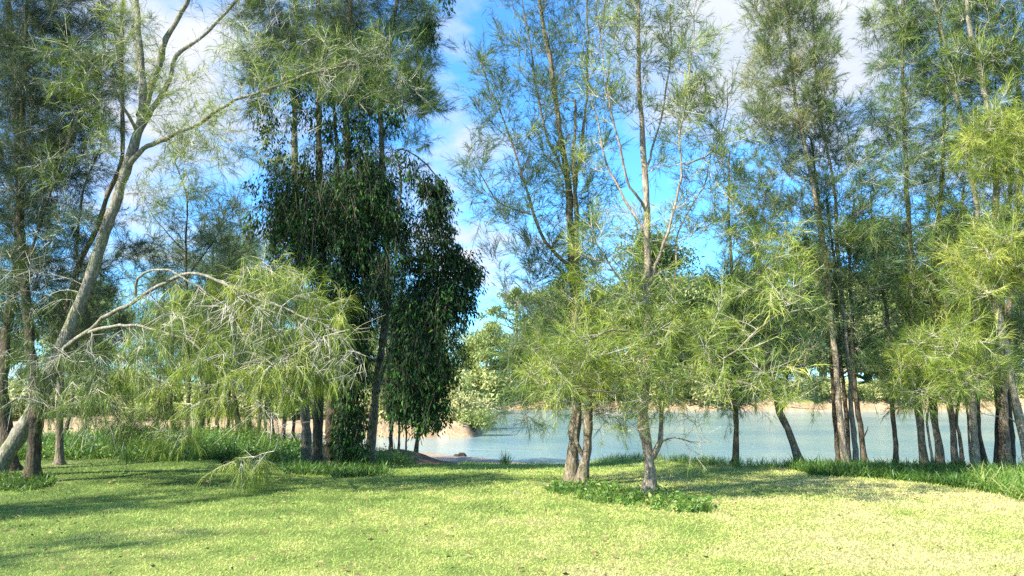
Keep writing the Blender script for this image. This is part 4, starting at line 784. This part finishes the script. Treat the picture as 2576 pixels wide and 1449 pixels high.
# sticks and driftwood
def stick(label, pts, r, name='fallen_stick', cat='stick', mat=None):
    P = flat([p[0] for p in pts], [p[1] for p in pts]); P[:, 2] += r*.8; P = smooth_path(P, .06); P[:, 2] += np.random.default_rng(len(pts)).normal(0, r*.3, len(P))
    g = Geo(); tube(g, P, np.linspace(r, r*.4, len(P)), 6, 0, .5, rough=.1); tag(g.build(name, [mat or BARK_PALE], origin=P[0], smooth=True), label=label, cat=cat)
stick('short pale stick lying on the shaded lawn left of the paired trunks', [(1296, 1238), (1302, 1241), (1310, 1246)], .014)
stick('dark stick lying across the top of the sandy shore', [(1236, 1147), (1250, 1150), (1262, 1156)], .03, mat=BARK_DARK)
stick('low dark log lying at the lawn edge under the drooping limbs', [(560, 1168), (590, 1166), (612, 1168)], .04, mat=BARK_DARK, name='fallen_log', cat='log')
def clod(label, px, py, r, seed):
    rs = np.random.default_rng(seed); c = flat([px], [py])[0]; g = Geo(); n, k = 7, 10
    th = np.linspace(0, 1, n)[:, None]*math.pi*.5; ph = np.arange(k)[None]*2*math.pi/k
    rr = r*(1+rs.normal(0, .16, (n, k))); v = np.stack([rr*np.cos(th)*np.cos(ph), rr*np.cos(th)*np.sin(ph)*.7, rr*np.sin(th)*.75+0*ph], -1)+c-[0, 0, .03]
    i = np.arange(n-1)[:, None]*k; j = np.arange(k)[None]; j2 = (j+1) % k
    g.add(v, q=np.stack([i+j, i+j2, i+k+j2, i+k+j], -1).reshape(-1, 4)); tag(g.build('earth_clod', [BARK_DARK], origin=c, smooth=True), label=label, cat='clod')
clod('dark earth clod on the sand, left one of two', 1148, 1148, .16, 1); clod('dark earth clod on the sand, right one of two', 1161, 1147, .2, 2)
# ------------------------------------------------------------------ sky, sun, camera
SUN = nrm(np.array([-.66, -.42, .68])); el = math.asin(SUN[2]); 
w = bpy.data.worlds.new('World'); S.world = w; w.use_nodes = True; nt = w.node_tree
bg = nt.nodes['Background']; bg.inputs[1].default_value = .125
sky = nt.nodes.new('ShaderNodeTexSky'); sky.sky_type = 'NISHITA'; sky.sun_disc = False; sky.sun_elevation = el; sky.sun_rotation = math.atan2(SUN[0], SUN[1])
sky.air_density = 1.0; sky.dust_density = .2; sky.ozone_density = 2.5
tc = nt.nodes.new('ShaderNodeTexCoord').outputs['Generated']
sx = nt.nodes.new('ShaderNodeSeparateXYZ'); nt.links.new(tc, sx.inputs[0])
zz = math_n(nt, 'ADD', math_n(nt, 'MAXIMUM', sx.outputs[2], 0.0), .22)
cx = nt.nodes.new('ShaderNodeCombineXYZ'); nt.links.new(math_n(nt, 'DIVIDE', sx.outputs[0], zz), cx.inputs[0]); nt.links.new(math_n(nt, 'DIVIDE', sx.outputs[1], zz), cx.inputs[1])
cl = noise(nt, cx.outputs[0], 2.6, 8, .62, .35)
dens = cl
for (px, py, wd, amp) in [(470, 330, .16, .22), (1950, 120, .2, .2), (1230, 610, .10, .22), (1190, 330, .06, .14), (1160, 60, .05, .1), (1560, 620, .07, .12), (2080, 100, .12, .12), (1700, 150, .12, .12), (1290, 160, .09, -.22), (1500, 480, .13, -.18), (1900, 480, .14, -.12), (2200, 520, .12, -.1), (1250, 740, .08, -.12), (560, 520, .08, -.15), (2500, 300, .2, .1), (1250, 470, .06, .05)]:
    d = nrm(ray(px, py)); vm = nt.nodes.new('ShaderNodeVectorMath'); vm.operation = 'DISTANCE'; nt.links.new(tc, vm.inputs[0]); vm.inputs[1].default_value = tuple(d)
    f = nt.nodes.new('ShaderNodeMapRange'); f.interpolation_type = 'SMOOTHSTEP'; nt.links.new(vm.outputs['Value'], f.inputs[0]); f.inputs[1].default_value = 0; f.inputs[2].default_value = wd*1.6; f.inputs[3].default_value = amp; f.inputs[4].default_value = 0
    dens = math_n(nt, 'ADD', dens, f.outputs[0])
cm = ramp(nt, dens, [(.455, (0, 0, 0)), (.72, (1, 1, 1))])
skc = mixc(nt, 1.0, sky.outputs[0], (.40, .84, 1.22), 'MULTIPLY')
cc = ramp(nt, cl, [(.3, (1.7, 2.1, 2.8)), (.7, (2.9, 2.95, 3.1))])
nt.links.new(mixc(nt, cm, skc, cc), bg.inputs[0])
sun = bpy.data.lights.new('sun', 'SUN'); sun.energy = 5.0; sun.angle = math.radians(.5); sun.color = (1, .95, .85)
so = bpy.data.objects.new('sun', sun); COL.objects.link(so); so.rotation_euler = Vector(SUN).to_track_quat('Z', 'Y').to_euler()
cam = bpy.data.cameras.new('camera'); co = bpy.data.objects.new('camera', cam); COL.objects.link(co); S.camera = co
cam.sensor_width = 36; cam.lens = 27; cam.clip_end = 6000; co.location = CAM; co.rotation_euler = (math.pi/2+PITCH, 0, 0)
S.view_settings.view_transform = 'Standard'; S.view_settings.look = 'None'; S.view_settings.exposure = 1.55; S.view_settings.gamma = 1
S.cycles.max_bounces = 6; S.cycles.diffuse_bounces = 3; S.cycles.glossy_bounces = 2; S.cycles.transmission_bounces = 3; S.cycles.transparent_max_bounces = 4
S.cycles.use_denoising = False
